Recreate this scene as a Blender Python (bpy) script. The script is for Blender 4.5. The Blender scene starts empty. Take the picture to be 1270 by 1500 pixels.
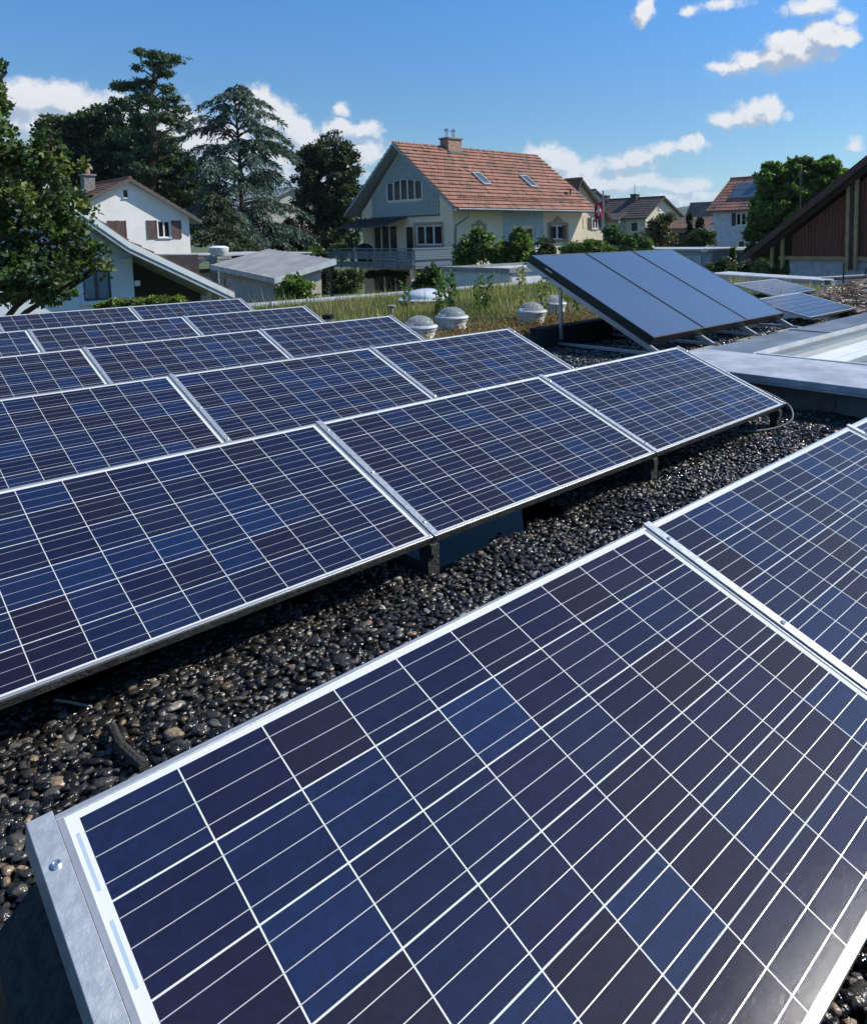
import bpy, bmesh, math, random
import numpy as np
from mathutils import Vector, Matrix
rad = math.radians
random.seed(7); rng = np.random.default_rng(11)
S = bpy.context.scene
COL = S.collection

# ------------------------------------------------------------------ camera
CR = np.array([0.6886315, -0.7249291, -0.0162624]); CU = np.array([0.0818289, 0.0554084, 0.9951049])
CF = np.array([0.7204795, 0.6865914, -0.0974761]); CC = np.array([-0.195939, -0.135998, 1.475517])
FOC, PX0, PY0 = 1110.023, 635 + 151.681, 750 - 296.986
cd = bpy.data.cameras.new('camera'); cam = bpy.data.objects.new('camera', cd); COL.objects.link(cam)
cam.matrix_world = Matrix(((CR[0], CU[0], -CF[0], CC[0]), (CR[1], CU[1], -CF[1], CC[1]), (CR[2], CU[2], -CF[2], CC[2]), (0, 0, 0, 1)))
cd.sensor_fit = 'HORIZONTAL'; cd.sensor_width = 36; cd.lens = FOC / 1270 * 36
cd.shift_x = -0.119434; cd.shift_y = -0.233847; cd.clip_start = 0.02; cd.clip_end = 8000
S.camera = cam
def ray(x, y): return CF + CR * (x - PX0) / FOC - CU * (y - PY0) / FOC
def at(x, y, d): return CC + ray(x, y) * d          # point seen at (x, y), d metres deep
def azel(x, y):
    r = ray(x, y); return math.atan2(r[0], r[1]), math.atan2(r[2], math.hypot(r[0], r[1]))

# ------------------------------------------------------------------ sun, sky, exposure
SUN_AZ, SUN_EL = rad(120.0), rad(43.0)
sd = Vector((math.sin(SUN_AZ) * math.cos(SUN_EL), math.cos(SUN_AZ) * math.cos(SUN_EL), math.sin(SUN_EL)))
sl = bpy.data.lights.new('sun', 'SUN'); sl.energy = 5.0; sl.angle = rad(0.53); sl.color = (1, 0.95, 0.86)
so = bpy.data.objects.new('sun', sl); COL.objects.link(so); so.rotation_euler = sd.to_track_quat('Z', 'Y').to_euler()
S.view_settings.view_transform = 'Standard'; S.view_settings.look = 'None'; S.view_settings.exposure = 0.2
S.view_settings.gamma = 1

class NT:
    """tiny node helper"""
    def __init__(s, nt): s.nt = nt
    def n(s, t, **k):
        o = s.nt.nodes.new(t)
        for a, b in k.items(): setattr(o, a, b)
        return o
    def l(s, a, b): s.nt.links.new(a, b)
    def put(s, sock, v):
        if isinstance(v, bpy.types.NodeSocket): s.l(v, sock)
        else: sock.default_value = v
    def m(s, op, a, b=0.0, c=0.0, clamp=False):
        o = s.n('ShaderNodeMath', operation=op, use_clamp=clamp)
        s.put(o.inputs[0], a); s.put(o.inputs[1], b)
        if op in ('MULTIPLY_ADD', 'SMOOTH_MAX', 'SMOOTH_MIN', 'COMPARE', 'WRAP'): s.put(o.inputs[2], c)
        return o.outputs[0]
    def v(s, op, a, b=None):
        o = s.n('ShaderNodeVectorMath', operation=op); s.put(o.inputs[0], a)
        if b is not None: s.put(o.inputs[1], b)
        return o
    def mix(s, f, a, b):
        o = s.n('ShaderNodeMix', data_type='RGBA'); s.put(o.inputs[0], f); s.put(o.inputs[6], a); s.put(o.inputs[7], b)
        return o.outputs[2]
    def noise(s, vec, sc, det=3, rough=.5, dist=0):
        o = s.n('ShaderNodeTexNoise'); s.put(o.inputs['Vector'], vec); o.inputs['Scale'].default_value = sc
        o.inputs['Detail'].default_value = det; o.inputs['Roughness'].default_value = rough; o.inputs['Distortion'].default_value = dist
        return o.outputs[0]
    def ramp(s, f, a, b, lo=0., hi=1.):
        o = s.n('ShaderNodeMapRange', interpolation_type='SMOOTHSTEP'); s.put(o.inputs[0], f)
        for i, q in zip((1, 2, 3, 4), (a, b, lo, hi)): s.put(o.inputs[i], q)
        return o.outputs[0]

W = bpy.data.worlds.new('World'); S.world = W; W.use_nodes = True
def build_world():
    nt = W.node_tree; nt.nodes.clear(); N = NT(nt)
    out = N.n('ShaderNodeOutputWorld'); bg = N.n('ShaderNodeBackground'); N.l(bg.outputs[0], out.inputs[0])
    sky = N.n('ShaderNodeTexSky', sky_type='NISHITA', sun_disc=False)
    sky.sun_elevation = SUN_EL; sky.sun_rotation = SUN_AZ; sky.altitude = 400; sky.air_density = 1.0; sky.dust_density = 0.25; sky.ozone_density = 2.2
    tc = N.n('ShaderNodeTexCoord'); sep = N.n('ShaderNodeSeparateXYZ'); N.l(tc.outputs['Generated'], sep.inputs[0])
    az = N.m('ARCTAN2', sep.outputs[0], sep.outputs[1]); el = N.m('ARCSINE', sep.outputs[2])
    cb = N.n('ShaderNodeCombineXYZ'); N.l(az, cb.inputs[0]); N.l(el, cb.inputs[1]); uv = cb.outputs[0]
    puffs = [(20,150,60,26),(80,146,60,24),(125,158,50,22),(60,185,90,30),(170,170,60,30),(250,215,60,50),(330,215,60,50),
        (372,150,26,22),(398,172,40,30),(430,190,32,24),(462,205,36,22),(400,225,60,40),(490,192,30,14),(528,194,34,15),(497,160,8,10),(470,240,60,34),(520,225,40,20),
        (802,222,30,15),(826,238,32,20),(862,250,32,16),(905,240,26,12),(934,230,32,15),(975,218,30,12),(1005,214,24,9),(1029,208,4,9),(885,266,90,12),(960,270,80,11),(1010,272,40,9),(840,262,60,20),(1000,290,70,8),
        (1070,98,26,8),(1100,85,30,14),(1135,82,42,18),(1178,72,44,24),(1212,48,36,24),(1192,12,50,18),(1235,20,22,16),(1150,60,30,14),(943,15,16,15),(1010,12,14,8),(1060,8,36,9),(1100,176,42,10),(1108,160,22,14),(1126,160,16,12),(1062,174,22,6),
        (1248,208,11,7)]
    g = bpy.data.node_groups.new('cloud_field', 'ShaderNodeTree'); G = NT(g)
    g.interface.new_socket('uv', in_out='INPUT', socket_type='NodeSocketVector'); g.interface.new_socket('d', in_out='OUTPUT', socket_type='NodeSocketFloat')
    gi = G.n('NodeGroupInput'); go = G.n('NodeGroupOutput'); acc = None; e0 = azel(635, 300)
    sc = abs(azel(640, 300)[0] - azel(630, 300)[0]) / 10
    nn = G.n('ShaderNodeTexNoise'); G.l(gi.outputs[0], nn.inputs['Vector']); nn.inputs['Scale'].default_value = 22; nn.inputs['Detail'].default_value = 4
    off = G.v('MULTIPLY', G.v('SUBTRACT', nn.outputs[1], (.5, .5, .5)).outputs[0], (.045, .03, 0)).outputs[0]
    base = G.v('ADD', gi.outputs[0], off).outputs[0]
    for (x, y, rx, ry) in puffs:
        a, e = azel(x, y); a2, e2 = azel(x + rx, y); a3, e3 = azel(x, y - ry)
        ra, re = max(abs(a2 - a), .004) * 1.1, max(abs(e3 - e), .004) * 1.12
        d = G.v('MULTIPLY', G.v('SUBTRACT', base, (a, e, 0)).outputs[0], (1 / ra, 1 / re, 0)).outputs[0]
        L = G.v('LENGTH', d).outputs['Value']
        q = G.m('MULTIPLY', G.m('SUBTRACT', 1.0, L), min(1.0, .35 + re / .03))
        acc = q if acc is None else G.m('SMOOTH_MAX', acc, q, .12)
    n1 = G.noise(gi.outputs[0], 30, 12, .66); n2 = G.noise(gi.outputs[0], 9, 3, .5)
    bil = G.m('ADD', G.m('MULTIPLY', G.m('SUBTRACT', n1, .5), 2.1), G.m('MULTIPLY', G.m('SUBTRACT', n2, .5), .7))
    G.l(G.m('ADD', G.m('MULTIPLY', acc, 1.0), bil), go.inputs[0])
    def field(vec):
        o = N.n('ShaderNodeGroup'); o.node_tree = g; N.l(vec, o.inputs[0]); return o.outputs[0]
    f0 = field(uv); f1 = field(N.v('ADD', uv, (.012, .016, 0)).outputs[0])
    mask = N.ramp(f0, -0.22, 0.46)
    lit = N.ramp(N.m('SUBTRACT', f0, f1), -0.32, 0.34)
    thick = N.ramp(f0, .25, 1.1)
    lit2 = N.m('MULTIPLY', lit, N.m('SUBTRACT', 1.0, N.m('MULTIPLY', thick, .12)))
    cc = N.mix(lit2, (.34, .42, .55, 1), (.77, .77, .78, 1))
    # aerial haze toward the horizon tints the clouds
    hz = N.ramp(el, 0.0, .22, .55, 0.0)
    skyc = N.v('MULTIPLY', sky.outputs[0], (0.066, 0.101, 0.134)).outputs[0]
    gr = N.ramp(el, rad(5), rad(19)); skyc = N.v('MULTIPLY', skyc, N.mix(gr, (.90, .82, .74, 1), (.77, .97, 1.02, 1))).outputs[0]
    veil = None
    for (x, y, rx, ry) in ((400, 250, 110, 75), (70, 200, 130, 50), (900, 262, 130, 42), (990, 285, 110, 26), (505, 215, 90, 32), (1140, 95, 110, 34), (250, 240, 120, 60), (1100, 165, 60, 22), (640, 300, 120, 22)):
        a, e = azel(x, y); a2, _ = azel(x + rx, y); _, e3 = azel(x, y - ry)
        d = N.v('MULTIPLY', N.v('SUBTRACT', uv, (a, e, 0)).outputs[0], (1 / max(abs(a2 - a), .01), 1 / max(abs(e3 - e), .01), 0)).outputs[0]
        q = N.m('SUBTRACT', 1.0, N.v('LENGTH', d).outputs['Value']); veil = q if veil is None else N.m('SMOOTH_MAX', veil, q, .2)
    vn = N.noise(uv, 14, 8, .62); veil = N.ramp(N.m('ADD', veil, N.m('MULTIPLY', N.m('SUBTRACT', vn, .5), 2.0)), .0, 1.0, 0., .62)
    skyc = N.mix(veil, skyc, (.33, .45, .62, 1))
    cc = N.mix(hz, cc, (.46, .59, .73, 1))
    fin = N.mix(N.m('MULTIPLY', mask, .96), skyc, cc)
    N.l(fin, bg.inputs[0]); bg.inputs[1].default_value = 1.0
build_world()

# ------------------------------------------------------------------ materials
MATS = {}
def P(name, col, rough=.7, metal=0., var=.12, vs=3., bump=0., bs=30., coat=0., spec=.5, col2=None, stretch=None, vcol=False, obj_var=0.):
    """principled with noise-varied colour and bump"""
    if name in MATS: return MATS[name]
    m = bpy.data.materials.new(name); m.use_nodes = True; MATS[name] = m
    N = NT(m.node_tree); b = m.node_tree.nodes['Principled BSDF']
    tc = N.n('ShaderNodeTexCoord'); vec = tc.outputs['Object']
    if stretch: vec = N.v('MULTIPLY', vec, stretch).outputs[0]
    c = (*col, 1); c2 = (*(col2 or [q * (1 - var * 2) for q in col]), 1)
    if vcol:
        at_ = N.n('ShaderNodeAttribute', attribute_name='col'); base = at_.outputs[0]
        N.l(base, b.inputs['Base Color'])
    else:
        n1 = N.noise(vec, vs, 5, .6); f = N.ramp(n1, .35, .68)
        base = N.mix(f, c2, c); N.l(base, b.inputs['Base Color'])
    b.inputs['Roughness'].default_value = rough; b.inputs['Metallic'].default_value = metal
    b.inputs['Coat Weight'].default_value = coat; b.inputs['Coat Roughness'].default_value = .04
    b.inputs['Specular IOR Level'].default_value = spec
    if bump:
        bn = N.n('ShaderNodeBump'); bn.inputs['Strength'].default_value = bump; bn.inputs['Distance'].default_value = .02
        N.l(N.noise(vec, bs, 4, .6), bn.inputs['Height']); N.l(bn.outputs[0], b.inputs['Normal'])
    return m

PW, PH, PITCH = 1.642, 0.992, 1.648      # module size, pitch of a row
TILT = 0.35445
CG = 0.1585; MXC = (PW - 10 * CG) / 2; MYC = .0227
def cell_material():
    m = bpy.data.materials.new('solar_cells'); m.use_nodes = True; N = NT(m.node_tree); b = m.node_tree.nodes['Principled BSDF']
    tc = N.n('ShaderNodeTexCoord'); sp = N.n('ShaderNodeSeparateXYZ'); N.l(tc.outputs['Object'], sp.inputs[0])
    cu = N.m('DIVIDE', N.m('SUBTRACT', sp.outputs[0], MXC), CG); cv = N.m('DIVIDE', N.m('SUBTRACT', PH - MYC, sp.outputs[1]), CG)
    fu = N.m('FRACT', cu); fv = N.m('FRACT', cv); iu = N.m('FLOOR', cu); iv = N.m('FLOOR', cv)
    def edge(f, w): return N.m('GREATER_THAN', N.m('ABSOLUTE', N.m('SUBTRACT', f, .5)), .5 - w)
    gap = N.m('MAXIMUM', edge(fu, .0085), edge(fv, .0104))
    outr = N.m('MAXIMUM', N.m('GREATER_THAN', N.m('ABSOLUTE', N.m('SUBTRACT', cu, 5)), 5.0), N.m('GREATER_THAN', N.m('ABSOLUTE', N.m('SUBTRACT', cv, 3)), 3.0))
    gap = N.m('MAXIMUM', gap, outr)
    bus = None
    for q in (.19, .5, .81):
        e = N.m('LESS_THAN', N.m('ABSOLUTE', N.m('SUBTRACT', fv, q)), .0054); bus = e if bus is None else N.m('MAXIMUM', bus, e)
    bus = N.m('MULTIPLY', bus, N.m('SUBTRACT', 1.0, outr))
    cell = N.m('SUBTRACT', 1.0, N.m('MAXIMUM', gap, bus))
    oi = N.n('ShaderNodeObjectInfo'); cb = N.n('ShaderNodeCombineXYZ'); N.l(iu, cb.inputs[0]); N.l(iv, cb.inputs[1]); N.l(N.m('MULTIPLY', oi.outputs['Random'], 91.0), cb.inputs[2])
    wn = N.n('ShaderNodeTexWhiteNoise'); N.l(cb.outputs[0], wn.inputs[0]); sc = N.n('ShaderNodeSeparateColor'); N.l(wn.outputs[1], sc.inputs[0])
    blue = N.m('MULTIPLY', N.m('POWER', sc.outputs[0], 2.5), .8)
    c = N.mix(sc.outputs[1], (.007, .007, .023, 1), (.005, .009, .038, 1)); c = N.mix(blue, c, (.004, .021, .080, 1))
    c = N.mix(N.m('MULTIPLY', N.m('GREATER_THAN', sc.outputs[2], .82), .6), c, (.010, .009, .020, 1))
    # crystal grains of the silicon
    vo = N.n('ShaderNodeTexVoronoi'); N.l(tc.outputs['Object'], vo.inputs['Vector']); vo.inputs['Scale'].default_value = 75
    gs = N.n('ShaderNodeSeparateColor'); N.l(vo.outputs['Color'], gs.inputs[0])
    c = N.mix(1.0, c, c)
    mul = N.v('SCALE', c); N.l(N.m('MULTIPLY_ADD', gs.outputs[0], .3, .85), mul.inputs['Scale']); c = mul.outputs[0]
    # thin finger lines
    fing = N.m('GREATER_THAN', N.m('FRACT', N.m('MULTIPLY', fu, 62.0)), .82); c = N.mix(N.m('MULTIPLY', fing, .045), c, (.30, .31, .34, 1))
    # dust
    du = N.ramp(N.noise(tc.outputs['Object'], 2.6, 6, .65), .35, .8); c = N.mix(N.m('MULTIPLY', du, .010), c, (.45, .42, .38, 1))
    c = N.mix(gap, c, (.58, .60, .58, 1)); c = N.mix(bus, c, (.72, .69, .62, 1))
    # wiring ribbon in the side margin
    rib = N.m('MULTIPLY', N.m('LESS_THAN', N.m('ABSOLUTE', N.m('SUBTRACT', sp.outputs[0], MXC - .0085)), .0028), N.m('LESS_THAN', N.m('ABSOLUTE', N.m('SUBTRACT', fv, .5)), .34))
    rib = N.m('MULTIPLY', rib, N.m('LESS_THAN', N.m('FRACT', N.m('MULTIPLY', iv, .5)), .75))
    c = N.mix(rib, c, (.33, .42, .50, 1))
    N.l(c, b.inputs['Base Color'])
    N.l(N.m('MULTIPLY', bus, .6), b.inputs['Metallic'])
    N.l(N.mix(bus, (.55,) * 3 + (1,), (.30,) * 3 + (1,)), b.inputs['Roughness'])
    b.inputs['Specular IOR Level'].default_value = .08
    b.inputs['Coat Weight'].default_value = 1; b.inputs['Coat IOR'].default_value = 1.175
    N.l(N.ramp(N.noise(tc.outputs['Object'], 3.2, 5, .6),   .3, .75, .075, .115), b.inputs['Coat Roughness'])
    bn = N.n('ShaderNodeBump'); bn.inputs['Strength'].default_value = .16; bn.inputs['Distance'].default_value = .001
    N.l(N.noise(tc.outputs['Object'], 900, 2), bn.inputs['Height']); N.l(bn.outputs[0], b.inputs['Coat Normal'])
    MATS['cells'] = m; return m
CELLS = cell_material()
ALU = P('anodised_aluminium', (.50, .52, .54), .34, .65, .06, 8, .05, 60)
GALV = P('galvanised_steel', (.56, .58, .60), .42, .6, .12, 38, .08, 90, col2=(.42, .45, .48))
DKPLAST = P('black_plastic', (.028, .032, .034), .38, 0, .2, 6, .15, 40)
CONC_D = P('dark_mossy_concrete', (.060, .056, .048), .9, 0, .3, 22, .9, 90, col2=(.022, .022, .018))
STEEL = P('bright_steel', (.72, .72, .72), .25, .9, .05)
RUBBER = P('cable_rubber', (.22, .22, .21), .6)
BLACK = P('matt_black', (.012, .012, .014), .5)

def shader_pebble():
    m = P('wet_pebbles', (.1, .1, .1), .3, vcol=True); N = NT(m.node_tree); b = m.node_tree.nodes['Principled BSDF']
    a = [n for n in m.node_tree.nodes if n.type == 'ATTRIBUTE'][0]; tc = N.n('ShaderNodeTexCoord')
    n = N.ramp(N.noise(tc.outputs['Object'], 85, 5, .65), .3, .75, .55, 1.35)
    s = N.v('SCALE', a.outputs[0]); N.l(n, s.inputs['Scale']); N.l(s.outputs[0], b.inputs['Base Color'])
    wet = N.ramp(N.noise(tc.outputs['Object'], 3.0, 3), .4, .62, .10, .34); N.l(wet, b.inputs['Roughness'])
    bn = N.n('ShaderNodeBump'); bn.inputs['Strength'].default_value = .8; bn.inputs['Distance'].default_value = .006
    N.l(N.noise(tc.outputs['Object'], 95, 3), bn.inputs['Height']); N.l(bn.outputs[0], b.inputs['Normal'])
    return m
def leaf_mat(name, rough=.5, trans=.3):
    m = bpy.data.materials.new(name); m.use_nodes = True; N = NT(m.node_tree); nt = m.node_tree
    b = nt.nodes['Principled BSDF']; a = N.n('ShaderNodeAttribute', attribute_name='col'); N.l(a.outputs[0], b.inputs['Base Color'])
    b.inputs['Roughness'].default_value = rough; b.inputs['Specular IOR Level'].default_value = .5
    t = N.n('ShaderNodeBsdfTranslucent'); s = N.v('MULTIPLY', a.outputs[0], (1.15, 1.35, .6)).outputs[0]; N.l(s, t.inputs[0])
    mx = N.n('ShaderNodeMixShader'); mx.inputs[0].default_value = trans * 1.25; N.l(b.outputs[0], mx.inputs[1]); N.l(t.outputs[0], mx.inputs[2])
    N.l(mx.outputs[0], nt.nodes['Material Output'].inputs[0]); return m
LEAF = leaf_mat('leaf'); NEEDLE = leaf_mat('needle', .7, .12); GRASS = leaf_mat('grass_blade', .7, .3)
BARK = P('bark', (.10, .075, .055), .9, 0, .3, 9, .8, 25); PINEBARK = P('pine_bark', (.26, .15, .10), .9, 0, .3, 6, .8, 25)

# ------------------------------------------------------------------ object helpers
WP = {}
def prop(o, label=None, cat=None, group=None, kind=None):
    for k, v in (('label', label), ('category', cat), ('group', group), ('kind', kind)):
        if v: o[k] = v
    return o
def empty(name, loc, label, cat, group=None):
    o = bpy.data.objects.new(name, None); COL.objects.link(o); o.location = loc; o.empty_display_size = .2
    WP[o.name] = np.array(loc, float); return prop(o, label, cat, group)
def wpos(o): return WP.get(o.name, np.zeros(3)) if o else np.zeros(3)
def link(name, me, mats, parent, smooth=False):
    o = bpy.data.objects.new(name, me); COL.objects.link(o)
    for m in (mats if isinstance(mats, (list, tuple)) else [mats]): me.materials.append(m)
    if parent: o.parent = parent
    WP[o.name] = wpos(parent); return o
class MB:
    def __init__(s): s.v = []; s.f = []; s.mi = []; s.cur = 0
    def add(s, vs, fs):
        k = len(s.v); s.v += [tuple(map(float, q)) for q in vs]; s.f += [tuple(i + k for i in f) for f in fs]; s.mi += [s.cur] * len(fs); return s
    def box(s, x0, y0, z0, x1, y1, z1):
        x0, x1 = sorted((x0, x1)); y0, y1 = sorted((y0, y1)); z0, z1 = sorted((z0, z1))
        return s.hexa([(x0, y0, z0), (x1, y0, z0), (x1, y1, z0), (x0, y1, z0), (x0, y0, z1), (x1, y0, z1), (x1, y1, z1), (x0, y1, z1)])
    def hexa(s, p): return s.add(p, [(0, 3, 2, 1), (4, 5, 6, 7), (0, 1, 5, 4), (1, 2, 6, 5), (2, 3, 7, 6), (3, 0, 4, 7)])
    def prism(s, poly, ext):
        n = len(poly); e = np.array(ext, float); a = [np.array(q, float) for q in poly]
        return s.add(a + [q + e for q in a], [tuple(range(n))[::-1], tuple(range(n, 2 * n))] + [(i, (i + 1) % n, (i + 1) % n + n, i + n) for i in range(n)])
    def quad(s, *p): return s.add(p, [tuple(range(len(p)))])
    def tube(s, pts, r, n=8, cap=True):
        pts = [np.array(q, float) for q in pts]; rs = r if isinstance(r, (list, tuple)) else [r] * len(pts)
        vs = []; up = None
        for i, q in enumerate(pts):
            d = pts[min(i + 1, len(pts) - 1)] - pts[max(i - 1, 0)]; d = d / (np.linalg.norm(d) + 1e-9)
            if up is None: up = np.array([0, 0, 1.]) if abs(d[2]) < .9 else np.array([1., 0, 0])
            a = np.cross(d, up); a /= np.linalg.norm(a) + 1e-9; b = np.cross(d, a); up = np.cross(a, d) if False else up
            vs += [q + rs[i] * (math.cos(t) * a + math.sin(t) * b) for t in np.linspace(0, 2 * math.pi, n, endpoint=False)]
        fs = [(i * n + j, i * n + (j + 1) % n, (i + 1) * n + (j + 1) % n, (i + 1) * n + j) for i in range(len(pts) - 1) for j in range(n)]
        if cap: fs += [tuple(range(n))[::-1], tuple(range((len(pts) - 1) * n, len(pts) * n))]
        return s.add(vs, fs)
    def lathe(s, c, prof, n=32, sx=1., sy=1.):
        vs = [(c[0] + sx * r * math.cos(t), c[1] + sy * r * math.sin(t), c[2] + z) for r, z in prof for t in np.linspace(0, 2 * math.pi, n, endpoint=False)]
        m = len(prof)
        fs = [(i * n + j, i * n + (j + 1) % n, (i + 1) * n + (j + 1) % n, (i + 1) * n + j) for i in range(m - 1) for j in range(n)]
        fs += [tuple(range(n))[::-1], tuple(range((m - 1) * n, m * n))]
        return s.add(vs, fs)
    def build(s, name, mats, parent=None, smooth=False, bevel=0., recalc=True):
        me = bpy.data.meshes.new(name); o_ = wpos(parent)
        me.from_pydata([tuple(np.array(q) - o_) for q in s.v], [], s.f)
        me.polygons.foreach_set('material_index', s.mi)
        if recalc:
            b = bmesh.new(); b.from_mesh(me); bmesh.ops.recalc_face_normals(b, faces=b.faces); b.to_mesh(me); b.free()
        if smooth: me.polygons.foreach_set('use_smooth', [True] * len(me.polygons))
        ob = link(name, me, mats, parent)
        if smooth:
            try: me.set_sharp_from_angle(angle=rad(40))
            except Exception: pass
        if bevel:
            md = ob.modifiers.new('bevel', 'BEVEL'); md.width = bevel; md.segments = 2; md.limit_method = 'ANGLE'
        return ob
def copy_tree(o, parent=None):
    c = o.copy(); COL.objects.link(c); c.parent = parent
    for ch in list(o.children): copy_tree(ch, c)
    return c
def rand_rot(n, tilt=None):
    """n random rotation matrices; tilt limits the lean from vertical"""
    if tilt is None:
        q = rng.normal(size=(n, 4)); q /= np.linalg.norm(q, axis=1)[:, None]
        w, x, y, z = q.T
        return np.stack([1 - 2 * (y * y + z * z), 2 * (x * y - z * w), 2 * (x * z + y * w), 2 * (x * y + z * w), 1 - 2 * (x * x + z * z), 2 * (y * z - x * w), 2 * (x * z - y * w), 2 * (y * z + x * w), 1 - 2 * (x * x + y * y)], -1).reshape(n, 3, 3)
    a = rng.uniform(0, 2 * np.pi, n); t = rng.uniform(-1, 1, n) * tilt; ca, sa, ct, st = np.cos(a), np.sin(a), np.cos(t), np.sin(t); z0 = np.zeros(n)
    Rz = np.stack([ca, -sa, z0, sa, ca, z0, z0, z0, z0 + 1], -1).reshape(n, 3, 3); Rx = np.stack([z0 + 1, z0, z0, z0, ct, -st, z0, st, ct], -1).reshape(n, 3, 3)
    return Rz @ Rx
def scatter(name, tv, tf, pos, rot, scl, col, mat, parent=None, smooth=False):
    tv = np.asarray(tv, float); tf = np.asarray(tf, int); n = len(pos); k = len(tv); fs = tf.shape[1]
    scl = np.asarray(scl, float); scl = scl[:, None] if scl.ndim == 1 else scl
    V = np.einsum('nij,nkj->nki', rot, tv[None] * np.broadcast_to(scl, (n, scl.shape[1]) if scl.shape[1] == 3 else (n, 1))[:, None, :]) + (np.asarray(pos) - wpos(parent))[:, None, :]
    F = (tf[None] + (np.arange(n) * k)[:, None, None]).reshape(-1)
    me = bpy.data.meshes.new(name); me.vertices.add(n * k); me.vertices.foreach_set('co', V.reshape(-1).astype(np.float32))
    nf = n * len(tf); me.loops.add(nf * fs); me.loops.foreach_set('vertex_index', F.astype(np.int32))
    me.polygons.add(nf); me.polygons.foreach_set('loop_start', (np.arange(nf) * fs).astype(np.int32))
    if smooth: me.polygons.foreach_set('use_smooth', np.ones(nf, bool))
    a = me.color_attributes.new('col', 'FLOAT_COLOR', 'POINT'); c4 = np.ones((n, k, 4), np.float32); c4[:, :, :3] = np.asarray(col)[:, None, :]
    a.data.foreach_set('color', c4.reshape(-1)); me.update(calc_edges=True); me.validate()
    return link(name, me, mat, parent)
LEAFV = [(0, 0, 0), (.5, .32, .10), (1, 0, -.05), (.5, -.32, .10)]; LEAFF = [(0, 1, 2, 3)]
def jit(c, n, a=.25, dark=0.):
    c = np.array(c)[None] * np.exp(rng.normal(0, a, (n, 1))) * (1 + rng.normal(0, .10, (n, 3))); return np.clip(c, .002, 1)

# ================================================================== SETTING
GZ = -3.0
def lawn():
    m = P('lawn', (.075, .11, .03), .95, 0, .3, .35, .6, 8, col2=(.05, .075, .025))
    b = MB(); b.quad((-2500, -2500, GZ), (2500, -2500, GZ), (2500, 2500, GZ), (-2500, 2500, GZ)); prop(b.build('ground', m), kind='structure')
    b = MB(); b.quad((19.5, -60, GZ + .004), (25.5, -60, GZ + .004), (29.5, 30, GZ + .004), (23.5, 30, GZ + .004))
    prop(b.build('road', P('asphalt', (.06, .06, .062), .9, 0, .15, 2, .4, 60)), kind='structure')
    # far wooded ridge
    n = 90; vs = []; rr = random.Random(3)
    for j in range(9):
        for i in range(n):
            az = rad(20 + 70 * i / (n - 1)); d = 1400 + j * 95
            h = (80 * math.exp(-((j - 5) / 2.4) ** 2)) * (.8 + .28 * math.sin(i * .23 + 1.5) + .12 * math.sin(i * .71)) + rr.uniform(-2, 2)
            vs.append((d * math.sin(az), d * math.cos(az), GZ + (h if j else -3)))
    fs = [(j * n + i, j * n + i + 1, (j + 1) * n + i + 1, (j + 1) * n + i) for j in range(8) for i in range(n - 1)]
    b = MB(); b.add(vs, fs); prop(b.build('distant_hills', P('woodland', (.035, .07, .03), .95, 0, .3, .02, .8, .05), smooth=True), kind='structure')
lawn()

# ------------------------------------------------------------------ our building: a flat roof
def our_roof():
    r = empty('flat_roofed_building', (0, 0, GZ), 'low flat roofed building carrying the gravel, the meadow planting and all the panels', 'building')
    b = MB(); b.box(-14, -7, GZ, 18.9, 15.3, -.02); b.build('wall', P('grey_render', (.42, .42, .40), .85), r)
    b = MB(); b.box(-13.97, -6.97, -.02, 18.87, 15.27, .0); b.build('roof_membrane', P('wet_bitumen', (.022, .024, .026), .28, 0, .3, 3, .3, 20), r)
    b = MB(); b.box(-14.05, 15.27, -.25, 18.93, 15.45, .13); b.box(-14.05, 14.98, .07, 18.93, 15.267, .11); b.box(18.86, 3.93, -.2, 19.0, 15.267, .09)
    b.build('roof_edge', P('light_flashing', (.62, .64, .66), .45, .3, .1, 2), r)
our_roof()

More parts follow.
